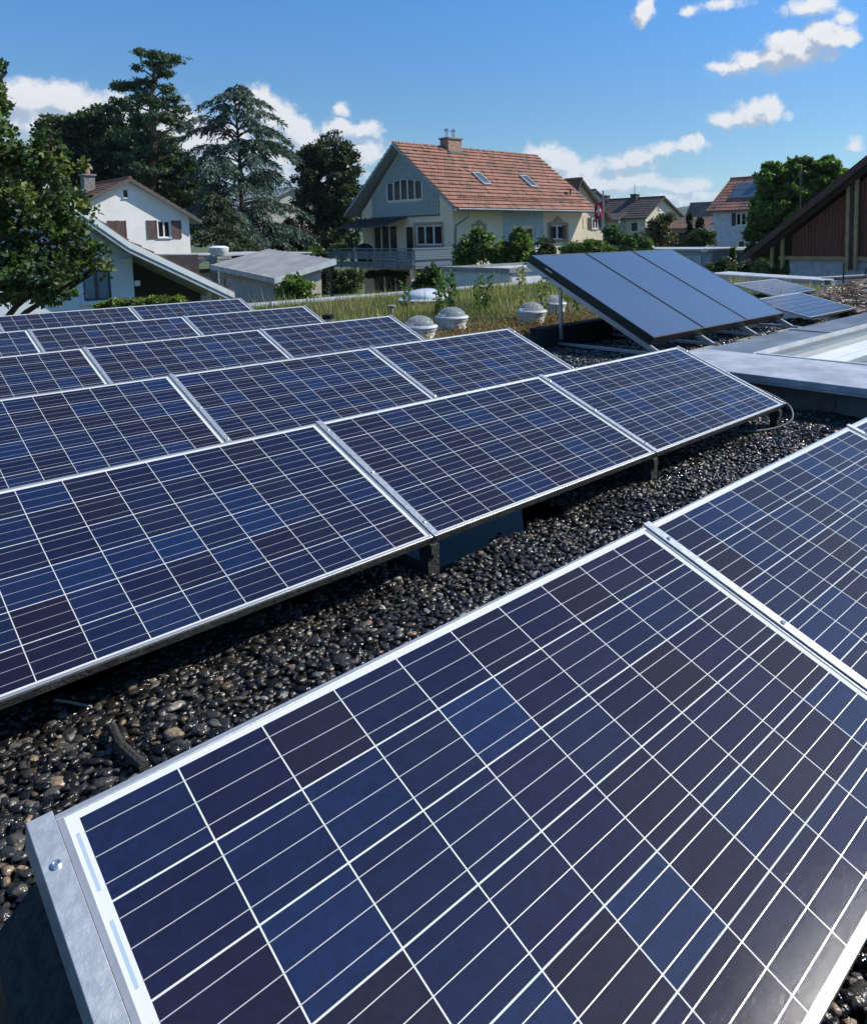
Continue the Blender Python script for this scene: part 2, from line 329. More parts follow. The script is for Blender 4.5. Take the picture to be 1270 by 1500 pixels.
# pebbles ----------------------------------------------------------
def ico(sub):
    b = bmesh.new(); bmesh.ops.create_icosphere(b, subdivisions=sub, radius=1); v = np.array([q.co[:] for q in b.verts]); f = np.array([[q.index for q in p_.verts] for p_ in b.faces]); b.free(); return v, f
def pebble_obj():
    def region(x0, x1, y0, y1, sp, zlev=0., layers=2, r0=.0125):
        out = []
        for l in range(layers):
            nx, ny = int((x1 - x0) / sp), int((y1 - y0) / sp)
            gx, gy = np.meshgrid(np.linspace(x0, x1, nx), np.linspace(y0, y1, ny)); n = gx.size
            p = np.stack([gx.ravel() + rng.uniform(-.6, .6, n) * sp, gy.ravel() + rng.uniform(-.6, .6, n) * sp, np.full(n, .012 + l * .013) + rng.uniform(-.006, .008, n)], -1)
            out.append(p)
        return np.concatenate(out)
    near = region(-.55, 1.9, 1.15, 2.95, .0212); n2 = region(1.9, 6.2, 1.15, 3.05, .024)
    fr = region(-.2, 2.6, -.3, .42, .026); fl = region(-.8, .15, .1, 1.2, .0245)
    col_ = region(5.1, 11.8, 3.95, 6.6, .042, layers=1); mid = region(5.1, 7.2, 6.0, 8.2, .045, layers=1)
    pts = np.concatenate([near, n2, fr, fl, col_, mid])
    # the bare wet strip under the second row
    y, x = pts[:, 1], pts[:, 0]
    wob = .05 * np.sin(x * 9) + .03 * np.sin(x * 23 + 1) + rng.normal(0, .010, len(x))
    bare = (x > 1.78) & (x < 2.75) & (y > 2.40 + wob + .12 * np.clip((x - 2.2), 0, 1)) & (y < 3.1)
    bare |= (x < 1.70) & (y > 2.62 + wob)
    pts = pts[~bare]; x, y = pts[:, 0], pts[:, 1]
    hill = .018 * np.sin(x * 5.1 + y * 3) * np.sin(y * 7.3 + 1) + .008 * np.sin(x * 13) ; pts[:, 2] += np.clip(hill, -.006, .02)
    n = len(pts); far = (pts[:, 0] > 5.1) | (pts[:, 1] > 3.4)
    s = np.exp(rng.normal(0, .26, n)) * np.where(far, .021, .0120)
    s *= np.where(rng.random(n) < .04, 1.45, 1.)
    s = np.clip(s, .006, np.where(far, .034, .0205))
    sc = np.stack([s * rng.uniform(1.0, 1.55, n), s * rng.uniform(.8, 1.1, n), s * rng.uniform(.38, .75, n)], -1)
    rt = rand_rot(n, .6)
    lum = np.exp(rng.normal(0, .85, n)) * .022
    c = lum[:, None] * np.array([1.06, .97, .86])[None]
    br = rng.random(n); c[br < .10] = c[br < .10] * np.array([1.45, 1.12, .78]); c[br > .975] = c[br > .975] * 3.2
    c[(br > .955) & (br <= .975)] = np.array([.26, .19, .125]); c = np.clip(c, .006, .5)
    # one mesh built from four stone shapes
    tv, tf = ico(2); objs = []; V = []; F = []; Cc = []; base = 0
    for k in range(5):
        t = tv * (1 + .24 * np.sin(tv @ rng.normal(0, 2.2, (3, 3)) + rng.uniform(0, 6, 3)).sum(1)[:, None] * .55)
        idx = np.where(np.arange(n) % 5 == k)[0]
        vv = np.einsum('nij,nkj->nki', rt[idx], t[None] * sc[idx][:, None, :]) + pts[idx][:, None, :]
        V.append(vv.reshape(-1, 3)); F.append((tf[None] + base + (np.arange(len(idx)) * len(tv))[:, None, None]).reshape(-1, 3)); base += len(idx) * len(tv)
        Cc.append(np.repeat(c[idx], len(tv), 0))
    # coarser stones where the roof runs on between the rear rows and past the left edge
    tv1, tf1 = ico(1); cs = np.concatenate([region(-2.8, 5.3, 3.35, 12.6, .05, layers=1), region(-2.8, -.55, -.6, 3.05, .045, layers=1), region(5.3, 7.4, 8.2, 8.8, .05, layers=1)])
    cs[:, 2] += .006; m = len(cs); ss = .027 * np.exp(rng.normal(0, .22, m)); s3 = np.stack([ss * 1.2, ss, ss * .6], -1); r3 = rand_rot(m, .6)
    c3 = (np.exp(rng.normal(0, .8, m)) * .027)[:, None] * np.array([1, .97, .92])[None]
    vv = np.einsum('nij,nkj->nki', r3, tv1[None] * s3[:, None, :]) + cs[:, None, :]
    V.append(vv.reshape(-1, 3)); F.append((tf1[None] + base + (np.arange(m) * len(tv1))[:, None, None]).reshape(-1, 3)); Cc.append(np.repeat(np.clip(c3, .006, .4), len(tv1), 0))
    V = np.concatenate(V); F = np.concatenate(F); Cc = np.concatenate(Cc); print('pebbles', n, 'tris', len(F))
    me = bpy.data.meshes.new('gravel'); me.vertices.add(len(V)); me.vertices.foreach_set('co', V.reshape(-1).astype(np.float32))
    me.loops.add(F.size); me.loops.foreach_set('vertex_index', F.reshape(-1).astype(np.int32)); me.polygons.add(len(F))
    me.polygons.foreach_set('loop_start', (np.arange(len(F)) * 3).astype(np.int32)); me.polygons.foreach_set('use_smooth', np.ones(len(F), bool))
    a = me.color_attributes.new('col', 'FLOAT_COLOR', 'POINT'); c4 = np.ones((len(V), 4), np.float32); c4[:, :3] = Cc; a.data.foreach_set('color', c4.reshape(-1)); me.update(calc_edges=True)
    prop(link('gravel', me, shader_pebble(), None), kind='stuff', label='dark wet river pebbles covering the flat roof between the panel rows', cat='gravel')
pebble_obj()
def puddle():
    m = P('puddle_water', (.001, .003, .006), .02, 0, .1, 1, spec=.05)
    b = MB(); b.quad((-3, 1.9, .011), (3.4, 1.9, .011), (3.4, 4.2, .011), (-3, 4.2, .011))
    prop(b.build('puddle', m), kind='structure')
puddle()

# ------------------------------------------------------------------ PV modules
def make_module():
    r = empty('photovoltaic_module', (0, 0, 0), 'x', 'solar panel', 'framed solar panels set in tilted rows on the gravel roof')
    b = MB(); lip, h = .011, .038
    b.box(0, 0, -h, PW, lip, 0); b.box(0, PH - lip, -h, PW, PH, 0); b.box(0, lip, -h, lip, PH - lip, 0); b.box(PW - lip, lip, -h, PW, PH - lip, 0)
    b.build('frame', ALU, r, bevel=.0012)
    b = MB(); b.box(.002, -.0018, -.034, PW - .002, -.0004, -.0075); b.build('dirty_shaded_edge', P('dirty_shaded_frame_side', (.085, .078, .065), .85, .0, .3, 24, .4, 90, col2=(.022, .022, .02)), r)  # grime and moss, with the front face's shade painted into the dark colour
    b = MB(); b.quad((lip, lip, -.0025), (PW - lip, lip, -.0025), (PW - lip, PH - lip, -.0025), (lip, PH - lip, -.0025)); b.build('cell_sheet', CELLS, r, recalc=False)
    b = MB(); b.quad((lip, lip, -.009), (lip, PH - lip, -.009), (PW - lip, PH - lip, -.009), (PW - lip, lip, -.009)); b.build('backing_sheet', P('backsheet', (.55, .56, .57), .6), r, recalc=False)
    b = MB(); b.box(.75, .72, -.034, .89, .84, -.0095); b.build('junction_box', BLACK, r)
    r.rotation_euler = (TILT, 0, 0); return r
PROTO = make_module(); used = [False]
def module(loc, label, scale=None, tilt=None, rz=0.):
    o = PROTO if not used[0] else copy_tree(PROTO); used[0] = True
    o.location = loc; o['label'] = label
    if tilt is not None: o.rotation_euler = (tilt, 0, rz)
    if scale: o.scale = scale
    return o
def make_strip(w=.032, side=False, L=PH + .012):
    r = empty('clamping_strip', (0, 0, 0), 'x', 'metal strip', 'galvanised strips screwed down over the joints between panels')
    b = MB(); b.box(0, -.006, .0005, w, L - .006, .006)
    if side: b.box(0, -.006, -.055, .003, L - .006, .0005)
    else: b.box(w * .30, 0, -.03, w * .42, L - .012, .0005)
    b.build('strip', GALV, r, bevel=.001)
    for v in ((.09, .5, .905) if not side else (.905, .12)):
        s = MB(); s.lathe((w / 2, v, .006), [(.0075, 0), (.0075, .0035), (.005, .005), (.0046, .003)], 16); s.build('screw', STEEL, r, smooth=True)
    r.rotation_euler = (TILT, 0, 0); return r
SP = make_strip(); used2 = [False]
def strip(loc, label):
    o = SP if not used2[0] else copy_tree(SP); used2[0] = True; o.location = loc; o['label'] = label; return o
def make_console():
    r = empty('mounting_console', (0, 0, 0), 'x', 'panel support', 'dark supports standing on the gravel under the panel joints')
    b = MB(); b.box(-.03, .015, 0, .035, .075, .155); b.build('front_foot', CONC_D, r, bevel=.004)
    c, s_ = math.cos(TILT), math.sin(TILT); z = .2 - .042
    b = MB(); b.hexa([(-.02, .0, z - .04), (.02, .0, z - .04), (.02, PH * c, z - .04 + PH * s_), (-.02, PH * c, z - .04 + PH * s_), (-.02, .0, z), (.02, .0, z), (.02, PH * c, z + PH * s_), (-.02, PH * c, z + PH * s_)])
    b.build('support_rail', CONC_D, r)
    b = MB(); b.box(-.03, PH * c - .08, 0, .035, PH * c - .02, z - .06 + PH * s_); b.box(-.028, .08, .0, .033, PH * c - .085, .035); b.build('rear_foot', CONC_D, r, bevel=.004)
    return r
CP = make_console(); used3 = [False]
def console(loc, label):
    o = CP if not used3[0] else copy_tree(CP); used3[0] = True; o.location = loc; o['label'] = label; return o

ROWY = [0.30966, 2.35704, 4.39598, 6.46815, 8.59079, 10.79194]; ROWX = [0.09782, 1.77474, 1.82378, 1.86268, 1.92158, 3.67666]
DX = -.0125
rown = ['nearest row', 'second row', 'third row', 'fourth row', 'fifth row', 'rearmost row']
for i in range(6):
    ks = {0: (0, 1, 2), 5: (-3, -2, -1, 0)}.get(i, (-2, -1, 0, 1))
    pos_name = {0: ['left panel of the nearest row, ending at the wide metal edge strip', 'middle panel of the nearest row, beyond the second screwed joint strip', 'far right panel of the nearest row, only its corner in view']}
    lab1 = {1: ['off left panel of the second row, mostly out of frame', 'large panel of the second row running out of the photo at the left', 'middle panel of the second row, above the puddle', 'right end panel of the second row with the grey cable hanging from its corner'],
            2: ['off left panel of the third row', 'panel at left of the third row, cut by the left edge of the photo', 'middle panel of the third row, behind the second row', 'right end panel of the third row, paler with reflected sky, below the domed skylights'],
            3: ['off left panel of the fourth row', 'panel at left of the fourth row, cut by the left edge of the photo', 'middle panel of the fourth row', 'right end panel of the fourth row beside the nearest skylight dome'],
            4: ['off left panel of the fifth row', 'panel at left edge of the fifth row, only a sliver in view', 'middle panel of the fifth row', 'right end panel of the fifth row beside the black capped vent pipe'],
            5: ['off left panel of the rearmost row', 'panel at the left edge of the rearmost row below the leafy tree', 'middle panel of the rearmost row', 'right end panel of the rearmost row in front of the garage']}
    for j, k in enumerate(ks):
        x = ROWX[i] + k * PITCH + DX
        pxy = np.array([x + PITCH, ROWY[i] + .9, .5]) - CC
        depth = pxy @ CF; sx = PX0 + FOC * (pxy @ CR) / max(depth, .01)
        if i > 0 and (depth < .3 or sx < -20): continue
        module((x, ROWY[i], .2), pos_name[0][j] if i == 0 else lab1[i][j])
        if i == 0 and k == 0: continue
        strip((x - .006, ROWY[i], .2), ['joint strip at the left of ', 'joint strip crossing '][0] + (('the ' + ['', 'middle', 'far right'][j] + ' panel of the nearest row') if i == 0 else 'the ' + ['', 'left', 'middle', 'right end'][j] + ' panel of the ' + rown[i]))
        console((x, ROWY[i], 0), 'dark support under the joint left of the ' + (['', 'middle', 'far right'][j] if i == 0 else ['', 'left', 'middle', 'right end'][j]) + ' panel of the ' + rown[i])
    xe = ROWX[i] + (ks[-1] + 1) * PITCH + DX
    if i > 0:
        console((xe - .05, ROWY[i], 0), 'dark support under the right hand end of the ' + rown[i])
        e = make_strip(.022, False); e.location = (xe - .004, ROWY[i], .1995); e['label'] = 'narrow metal strip closing the right hand end of the ' + rown[i]
# the big edge strip and the black tray under the near left corner
es = make_strip(.037, True); es.name = 'edge_strip'; es.location = (ROWX[0] - .051, ROWY[0], .2); es['label'] = 'wide galvanised edge strip with a round screw at the near left panel corner'
def tray():
    r = empty('mounting_tray', (ROWX[0] - .08, ROWY[0], 0), 'black plastic mounting tray under the left end of the nearest panel', 'mounting tray')
    c, s_ = math.cos(TILT), math.sin(TILT); xa = ROWX[0] - .047; y0, y1 = ROWY[0] + .02, ROWY[0] + PH * c - .03
    zt = lambda y: .2 - .03 + (y - ROWY[0]) * math.tan(TILT)
    b = MB(); ys = np.linspace(y0, y1, 7)
    for a, d in zip(ys[:-1], ys[1:]):
        b.hexa([(xa - .125, a, .0), (xa - .11, a, .0), (xa - .11, d, .0), (xa - .125, d, .0), (xa - .062, a, zt(a) - .10), (xa - .05, a, zt(a) - .10), (xa - .05, d, zt(d) - .10), (xa - .062, d, zt(d) - .10)])
    b.build('side_panel', DKPLAST, r)
    b = MB(); b.hexa([(xa - .066, y0, zt(y0) - .105), (xa + .002, y0, zt(y0) - .05), (xa + .002, y1, zt(y1) - .05), (xa - .066, y1, zt(y1) - .105), (xa - .066, y0, zt(y0) - .09), (xa - .002, y0, zt(y0) - .03), (xa - .002, y1, zt(y1) - .03), (xa - .066, y1, zt(y1) - .09)])
    b.build('top_flange', P('dirty_plastic', (.016, .019, .021), .75, 0, .4, 60, .9, 120, col2=(.045, .05, .05)), r)
    b = MB(); b.hexa([(xa - .125, y1, 0), (xa + 1.4, y1, 0), (xa + 1.4, y1 + .02, 0), (xa - .125, y1 + .02, 0), (xa - .06, y1 - .0, zt(y1) - .10), (xa + 1.4, y1, zt(y1) - .10), (xa + 1.4, y1 + .015, zt(y1) - .10), (xa - .06, y1 + .015, zt(y1) - .10)])
    b.build('rear_panel', DKPLAST, r)
tray()
def cable():
    pts = [(5.02, 3.0, .40), (5.10, 2.75, .32), (5.13, 2.48, .235), (5.12, 2.34, .17), (5.04, 2.29, .09), (4.9, 2.36, .045), (4.72, 2.5, .035), (4.6, 2.7, .035), (4.45, 2.9, .04)]
    P_ = [Vector(q) for q in pts]; out = []
    for i in range(len(P_) - 1):
        for t in np.linspace(0, 1, 6, endpoint=False):
            a, b_, c, d = P_[max(i - 1, 0)], P_[i], P_[i + 1], P_[min(i + 2, len(P_) - 1)]
            out.append(.5 * ((2 * b_) + (c - a) * t + (2 * a - 5 * b_ + 4 * c - d) * t * t + (-a + 3 * b_ - 3 * c + d) * t ** 3))
    b = MB(); b.tube(out, .0075, 8); prop(b.build('cable', RUBBER, smooth=True), 'grey cable drooping from the right end of the second row to the gravel', 'cable')
    b = MB(); b.tube([(.45, 2.24, .055), (.44, 2.13, .05), (.455, 2.0, .045)], [.012, .014, .013], 8); prop(b.build('twig', P('wet_bark', (.05, .042, .035), .6, 0, .2, 40, .8, 80), smooth=True), 'short dark wet stick lying on the pebbles by the nearest row', 'stick')
    b = MB(); b.tube([(.38, 2.56, .03), (.41, 2.5, .035), (.45, 2.43, .03)], .0045, 6); prop(b.build('twig', P('pale_wood', (.35, .33, .28), .7)), 'thin pale stick on the ground in the shade under the second row', 'stick')
cable()

# ------------------------------------------------------------------ right: skylight curb with sheet metal cap
def curb():
    r = empty('skylight_curb', (7, 0, 0), 'broad low roof curb with weathered sheet metal cap and pale ribbed glazing set in it', 'skylight')
    capm = P('weathered_zinc', (.52, .53, .57), .45, .2, .1, 2.4, .12, 14, col2=(.31, .33, .37)); dk = P('curb_side', (.17, .165, .15), .8, 0, .2, 2.5, .3, 30)
    b = MB(); b.box(5.62, -6, 0, 18.2, 3.80, .225); b.build('upstand', dk, r)
    b = MB(); x0, x1, y0, y1 = 5.5, 18.35, -6.1, 3.9; ix, iy = 6.5, 3.38; z0, z1 = .245, .30
    b.box(x0, y0, z0, ix, y1, z1); b.box(x0 + .004, y0, .225, x0 + .05, y1 - .004, z0)
    b.build('metal_cap', capm, r, bevel=.006)
    b = MB(); b.box(ix + .002, iy, z0, x1, y1, z1 - .002); b.build('metal_cap', P('dark_weathered_zinc', (.27, .29, .32), .34, .3, .1, 1.1, .1, 9, col2=(.13, .14, .155), stretch=(1, 2.2, 1)), r, bevel=.006)
    for y in (2.2, .9, 3.3):
        s = MB(); s.box(x0 + .113, y, .0, 5.618, y + .006, .224); s.build('seam', dk, r)
    for x in (8.4, 10.9, 13.4):
        s = MB(); s.box(x, iy + .004, z1 - .002, x + .02, y1 - .004, z1 + .012); s.build('seam', capm, r)
    b = MB(); n = 30; y = iy - .045; k = 0; b.box(ix + .01, iy - .018, .2, x1, iy - .004, .308)
    b.box(ix + .004, -6, .2, ix + .04, iy - .044, .31)
    b.build('inner_trim', P('pale_trim', (.72, .74, .76), .4, .3), r)
    mts = [P('grey_sheet', (.15, .17, .17), .5, .0, .08, 3), P('light_grey_sheet', (.25, .28, .28), .5, .0, .08, 3), P('cream_sheet', (.45, .45, .40), .5, 0, .08, 5), P('white_sheet', (.74, .76, .76), .45, .0, .05, 3), P('dark_joint', (.03, .03, .03), .6), P('green_grey_sheet', (.19, .22, .215), .45, .0, .08, 3)]
    y = iy - .020; gl = MB()
    seq = [(0, .15), (1, .13), (2, .16), (3, .22), (4, .008), (3, .13), (1, .10), (5, .22)]
    k = 0
    while y > -5.7:
        mi, wd = seq[k % 8]; zt = .262 + (.0, .006, .012, .016, .004, .014, .008, .0)[k % 8]; gl.cur = mi
        gl.box(ix + .045, y - wd, .2, x1 - .02, y - .0008, zt); y -= wd; k += 1
    gl.build('ribbed_glazing', mts, r)
curb()

# ------------------------------------------------------------------ solar thermal collectors
def collectors():
    glass = P('collector_glass', (.060, .085, .135), .30, 0, .06, 1.2, .03, 400, coat=1.0); NT(glass.node_tree)
    glass.node_tree.nodes['Principled BSDF'].inputs['Coat Roughness'].default_value = .22
    cas = P('dark_casing', (.020, .024, .026), .4, .3); y0, z0, y1, z1 = 4.93, .265, 6.90, 1.215
    a = math.atan2(z1 - z0, y1 - y0); L = math.hypot(z1 - z0, y1 - y0)
    labs = ['left hand dark glass thermal collector, its thick black side facing the camera', 'middle dark glass thermal collector between its two neighbours', 'right hand dark glass thermal collector beside the two small flat panels']
    for i in range(3):
        x = 7.09 + i * 1.125
        r = empty('solar_collector', (x, y0, z0), labs[i], 'solar collector', 'large tilted thermal collectors'); r.rotation_euler = (a, 0, 0)
        w = 1.115
        b = MB(); b.box(0, 0, -.10, w, .018, .0); b.box(0, L - .018, -.10, w, L, .0); b.box(0, .018, -.10, .018, L - .018, 0); b.box(w - .018, .018, -.10, w, L - .018, 0); b.box(.018, .018, -.10, w - .018, L - .018, -.09)
        for q in b.v: pass
        b.v = [tuple(np.array(q) + wpos(r)) for q in b.v]; b.build('casing', cas, r, bevel=.003)
        b = MB(); b.quad((.018, .018, -.004), (w - .018, .018, -.004), (w - .018, L - .018, -.004), (.018, L - .018, -.004)); b.v = [tuple(np.array(q) + wpos(r)) for q in b.v]; b.build('glass_cover', glass, r, recalc=False)
        if i == 0:
            b = MB(); b.box(-.004, L * .80, -.055, 0, L * .86, -.035); b.v = [tuple(np.array(q) + wpos(r)) for q in b.v]; b.build('label_plate', ALU, r)
    r = empty('collector_rack', (8.7, 5.9, 0), 'aluminium rack of struts holding up the three dark thermal collectors', 'rack')
    d = np.array([0, math.cos(a), math.sin(a)]); nrm = np.array([0, -math.sin(a), math.cos(a)])
    for i, x in enumerate((7.07, 8.2, 9.33, 10.44)):
        o = np.array([x, y0, z0]) - nrm * .125
        p0 = o - d * .30; p1 = o + d * L
        b = MB(); e = np.array([.04, 0, 0]); h = nrm * .045; b.hexa([p0 - h, p0 - h + e, p1 - h + e, p1 - h, p0 + h * .4, p0 + h * .4 + e, p1 + h * .4 + e, p1 + h * .4]); b.build('sloping_rail', ALU, r)
        b = MB(); b.box(x, 6.36, .12, x + .03, 6.40, (p0 + d * ((6.38 - p0[1]) / d[1]))[2] - .03); b.build('post', ALU, r)
        b = MB(); b.box(x + .005, 4.72, .05, x + .035, 6.5, .085); b.build('base_rail', ALU, r)
    b = MB(); b.box(7.0, 6.60, .9, 10.6, 6.63, .93); b.build('cross_rail', ALU, r)
    slm = P('old_sleeper', (.045, .042, .040), .9, 0, .3, 5, .8, 30, stretch=(1, 8, 8))
    for k, (yy, zz) in enumerate(((6.42, .0), (6.45, .145))):
        b = MB(); b.box(6.75 + .03 * k, yy, zz + .0, 10.6, yy + .2, zz + .14); prop(b.build('ballast_beam', slm, bevel=.008), ['dark ballast beam lying directly on the roof under the collectors', 'dark ballast beam stacked on top of the lower one behind the collectors'][k], 'ballast beam')
    for k, x in enumerate((7.55, 8.75, 9.9)):
        b = MB(); b.box(x, 4.66, .0, x + .75, 4.82, .055); prop(b.build('ballast_stone', P('pale_concrete', (.36, .34, .31), .9, 0, .2, 8, .5, 40), bevel=.006), ['pale concrete kerb stone at the foot of the left collector', 'pale concrete kerb stone at the foot of the middle collector', 'pale concrete kerb stone at the foot of the right collector'][k], 'kerb stone')
collectors()
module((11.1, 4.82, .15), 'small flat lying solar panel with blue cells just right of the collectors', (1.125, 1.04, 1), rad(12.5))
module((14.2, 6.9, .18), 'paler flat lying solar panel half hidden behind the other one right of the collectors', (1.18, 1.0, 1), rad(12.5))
def feet():
    for x, y, l in ((12.8, 4.9, 'small dark block under the right corner of the small flat lying panel'), (15.9, 7.0, 'small dark block under the corner of the paler flat lying panel')):
        b = MB(); b.box(x, y, 0, x + .12, y + .14, .12); prop(b.build('support_block', CONC_D, bevel=.004), l, 'support block')
feet()

# ------------------------------------------------------------------ green roof planting, domes, pipes
def meadow():
    sub = P('meadow_soil', (.075, .055, .032), .95, 0, .3, 3, 1.0, 25, col2=(.045, .045, .02))
    b = MB(); nx, ny = 60, 44; vs = []
    for j in range(ny + 1):
        for i in range(nx + 1):
            x = 5.35 + 13.4 * i / nx; y = 6.75 + 8.2 * j / ny
            vs.append((x, y, .035 + .03 * math.sin(x * 2.1) * math.sin(y * 1.7) * (0 < i < nx) * (0 < j < ny) + random.uniform(0, .015)))
    b.add(vs, [(j * (nx + 1) + i, j * (nx + 1) + i + 1, (j + 1) * (nx + 1) + i + 1, (j + 1) * (nx + 1) + i) for j in range(ny) for i in range(nx)])
    prop(b.build('planted_soil', sub, smooth=True), kind='structure')
    n = 60000
    x = rng.uniform(5.4, 18.6, n); y = rng.uniform(6.9, 14.9, n)
    dens = np.clip(.25 + .55 * (np.sin(x * 1.3 + .5) * np.sin(y * 1.1) * .5 + .5) + .35 * np.clip((y - 9) / 3, 0, 1), 0, 1)
    red = np.exp(-((y - 8.5) / .8) ** 2) * (x < 11); dens *= 1 - .65 * red
    keep = (rng.random(n) < dens) & ~((x < 7.4) & (y < 7.7)) & ~((x > 6.9) & (x < 10.8) & (y < 7.1)); x, y = x[keep], y[keep]; n = len(x)
    tv = np.array([(-.5, 0, 0), (.5, 0, 0), (-.38, .06, .5), (.38, .06, .5), (-.05, .22, 1), (.05, .22, 1)]); tf = [(0, 1, 3, 2), (2, 3, 5, 4)]
    pat = np.sin(x * 2.3 + 1.2 * np.sin(y * 1.9)) * np.sin(y * 2.9 + x * .7); h = rng.uniform(.07, .23, n) * (1 + .35 * pat[:]) * (1 + .8 * (rng.random(n) < .06)) * (.75 + .4 * dens[keep])
    pal = np.array([(.24, .22, .09), (.15, .18, .05), (.085, .135, .035), (.38, .31, .17), (.05, .085, .024)]); pick = np.clip(((pat * -.5 + .5) * 4 + rng.normal(0, 1.0, n)).round().astype(int), 0, 4); c = pal[np.array([3, 0, 1, 2, 4])[pick]] * np.exp(rng.normal(0, .42, (n, 1)))
    sc = np.stack([rng.uniform(.006, .012, n), h, h], -1)
    prop(scatter('meadow_grass', tv, tf, np.stack([x, y, np.full(n, .03)], -1), rand_rot(n, .75), sc, c, GRASS), 'yellow green wild meadow grass growing on the planted part of the roof', 'grass', kind='stuff')
    # low red and green stonecrop
    n = 26000; x = rng.uniform(5.4, 13, n); y = rng.uniform(6.7, 10.2, n); k = rng.random(n) < (np.exp(-((y - 8.0) / 1.1) ** 2)) * (.4 + .6 * (np.sin(x * 3) * np.sin(y * 4 + 1) > -.3)); x, y = x[k], y[k]; n = len(x)
    pal = np.array([(.20, .055, .028), (.13, .07, .03), (.10, .13, .035), (.24, .12, .06)]); c = pal[rng.choice(4, n, p=[.4, .2, .25, .15])] * np.exp(rng.normal(0, .3, (n, 1)))
    prop(scatter('stonecrop', LEAFV, LEAFF, np.stack([x, y, .04 + rng.uniform(0, .07, n)], -1), rand_rot(n), rng.uniform(.02, .05, n), c, GRASS), 'low reddish stonecrop cushions along the near edge of the meadow', 'ground cover', kind='stuff')
    # weeds and moss along the collector feet
    n = 2600; x = rng.uniform(7.6, 11.8, n); y = 4.55 + rng.normal(0, .12, n) + .05 * np.sin(x * 5); k = np.sin(x * 2.3) > -.2; x, y = x[k], y[k]; n = len(x)
    c = np.array([(.16, .13, .03), (.08, .08, .03), (.20, .17, .10)])[rng.choice(3, n)] * np.exp(rng.normal(0, .3, (n, 1)))
    prop(scatter('moss', LEAFV, LEAFF, np.stack([x, y, .03 + rng.uniform(0, .05, n)], -1), rand_rot(n), rng.uniform(.015, .035, n), c, GRASS), 'brownish moss and dry litter along the feet of the collectors', 'moss', kind='stuff')
meadow()
def tall_weed(px, D, h, leafy, lab, ybase=None, yel=False):
    base = at(px, 440, D); base[2] = .04; r = empty('wild_plant', base, lab, 'plant', 'tall weeds standing up out of the roof meadow')
    b = MB(); n = 3; P_ = []; C_ = []
    for s in range(leafy):
        dx, dy = rng.normal(0, .07, 2); hh = h * rng.uniform(.7, 1); pts = [base + np.array([dx * .2, dy * .2, 0]), base + np.array([dx * .7, dy * .7, hh * .5]), base + np.array([dx * 1.4, dy * 1.4, hh])]
        b.tube(pts, [.005, .004, .002], 5)
        for q in np.linspace(.1, 1, int(16 * hh / .6) + 5):
            c = pts[0] * (1 - q) ** 2 + 2 * pts[1] * q * (1 - q) + pts[2] * q * q
            for _ in range(2): P_.append(c + rng.normal(0, .008, 3)); C_.append((.09, .15, .04) if not yel else (.25, .24, .09))
    b.build('stem', P('green_stem', (.12, .15, .06), .7), r)
    n = len(P_); scatter('leaves', LEAFV, LEAFF, np.array(P_), rand_rot(n), rng.uniform(.04, .09, n), np.array(C_) * np.exp(rng.normal(0, .3, (n, 1))), LEAF, r)
for a in [(662, 12.6, 1.0, 6, 'leafy green weed rising behind the middle skylight dome'), (640, 13.2, .8, 5, 'pale leafy weed just left of the tall one by the middle dome'), (700, 14.2, .72, 4, 'branching weed in front of the white flat roofed block'),
          (764, 13.2, 1.0, 3, 'tall thin spiky weed in front of the corner of the white block'), (712, 14.6, .85, 4, 'airy flowering weed left of the thin spiky one'), (796, 13.0, .8, 4, 'tall brownish weed close beside the collectors'), (598, 15, .62, 3, 'small pale flowered weed left of the large dome'), (845, 13.6, .6, 2, 'grassy weed close behind the left collector')]:
    tall_weed(a[0], a[1], a[2], a[3], a[4], yel=a[0] in (796, 812, 764))
def dome(px, py, D, R, lab, big=False):
    c = at(px, py, D); c[2] = .03
    r = empty('skylight_dome', c, lab, 'skylight', 'round skylight domes on white curbs in the meadow')
    ac = bpy.data.materials.get('acrylic')
    if not ac:
        ac = bpy.data.materials.new('acrylic'); ac.use_nodes = True; b_ = ac.node_tree.nodes['Principled BSDF']
        b_.inputs['Base Color'].default_value = (.75, .80, .83, 1); b_.inputs['Roughness'].default_value = .08; b_.inputs['Transmission Weight'].default_value = .78; b_.inputs['IOR'].default_value = 1.06; b_.inputs['Coat Weight'].default_value = .6
    if big:
        ac = P('opal_acrylic', (.66, .72, .76), .12, 0, .05, 3, coat=.6)
    wh = P('white_curb', (.80, .79, .77), .5, 0, .12, 9, .6, 20, col2=(.6, .58, .56))
    h = .165 if not big else .10
    b = MB(); b.lathe(c, [(R * .95, 0), (R * .93, h * .5), (R * .97, h * .8), (R * 1.02, h * .86), (R * 1.02, h)], 40); b.build('curb', wh, r, smooth=True)
    b = MB(); b.lathe(c, [(R * 1.07, h + .003), (R * 1.10, h + .02), (R * 1.05, h + .045), (R * .88, h + .05)], 40); b.build('rim', P('clear_rim', (.70, .73, .75), .18), r, smooth=True)
    b = MB(); hh = R * (.56 if not big else .36); b.lathe(c, [(R * .86 * math.cos(t), h + .052 + hh * math.sin(t)) for t in np.linspace(0, math.pi / 2 - .02, 12)], 40); b.build('dome', ac, r, smooth=True)
dome(615, 492, 10.7, .235, 'nearest round skylight dome, just behind the corner of the fourth panel row')
dome(662, 478, 11.9, .245, 'round skylight dome half hidden by leafy weeds in the middle of the meadow')
dome(779, 468, 12.6, .235, 'clear round skylight dome in front, left of the collector post')
dome(810, 456, 14.0, .235, 'rear round skylight dome, partly behind the collector post')
dome(625, 444, 16.3, .56, 'wide flat pale skylight dome at the back of the meadow', True)
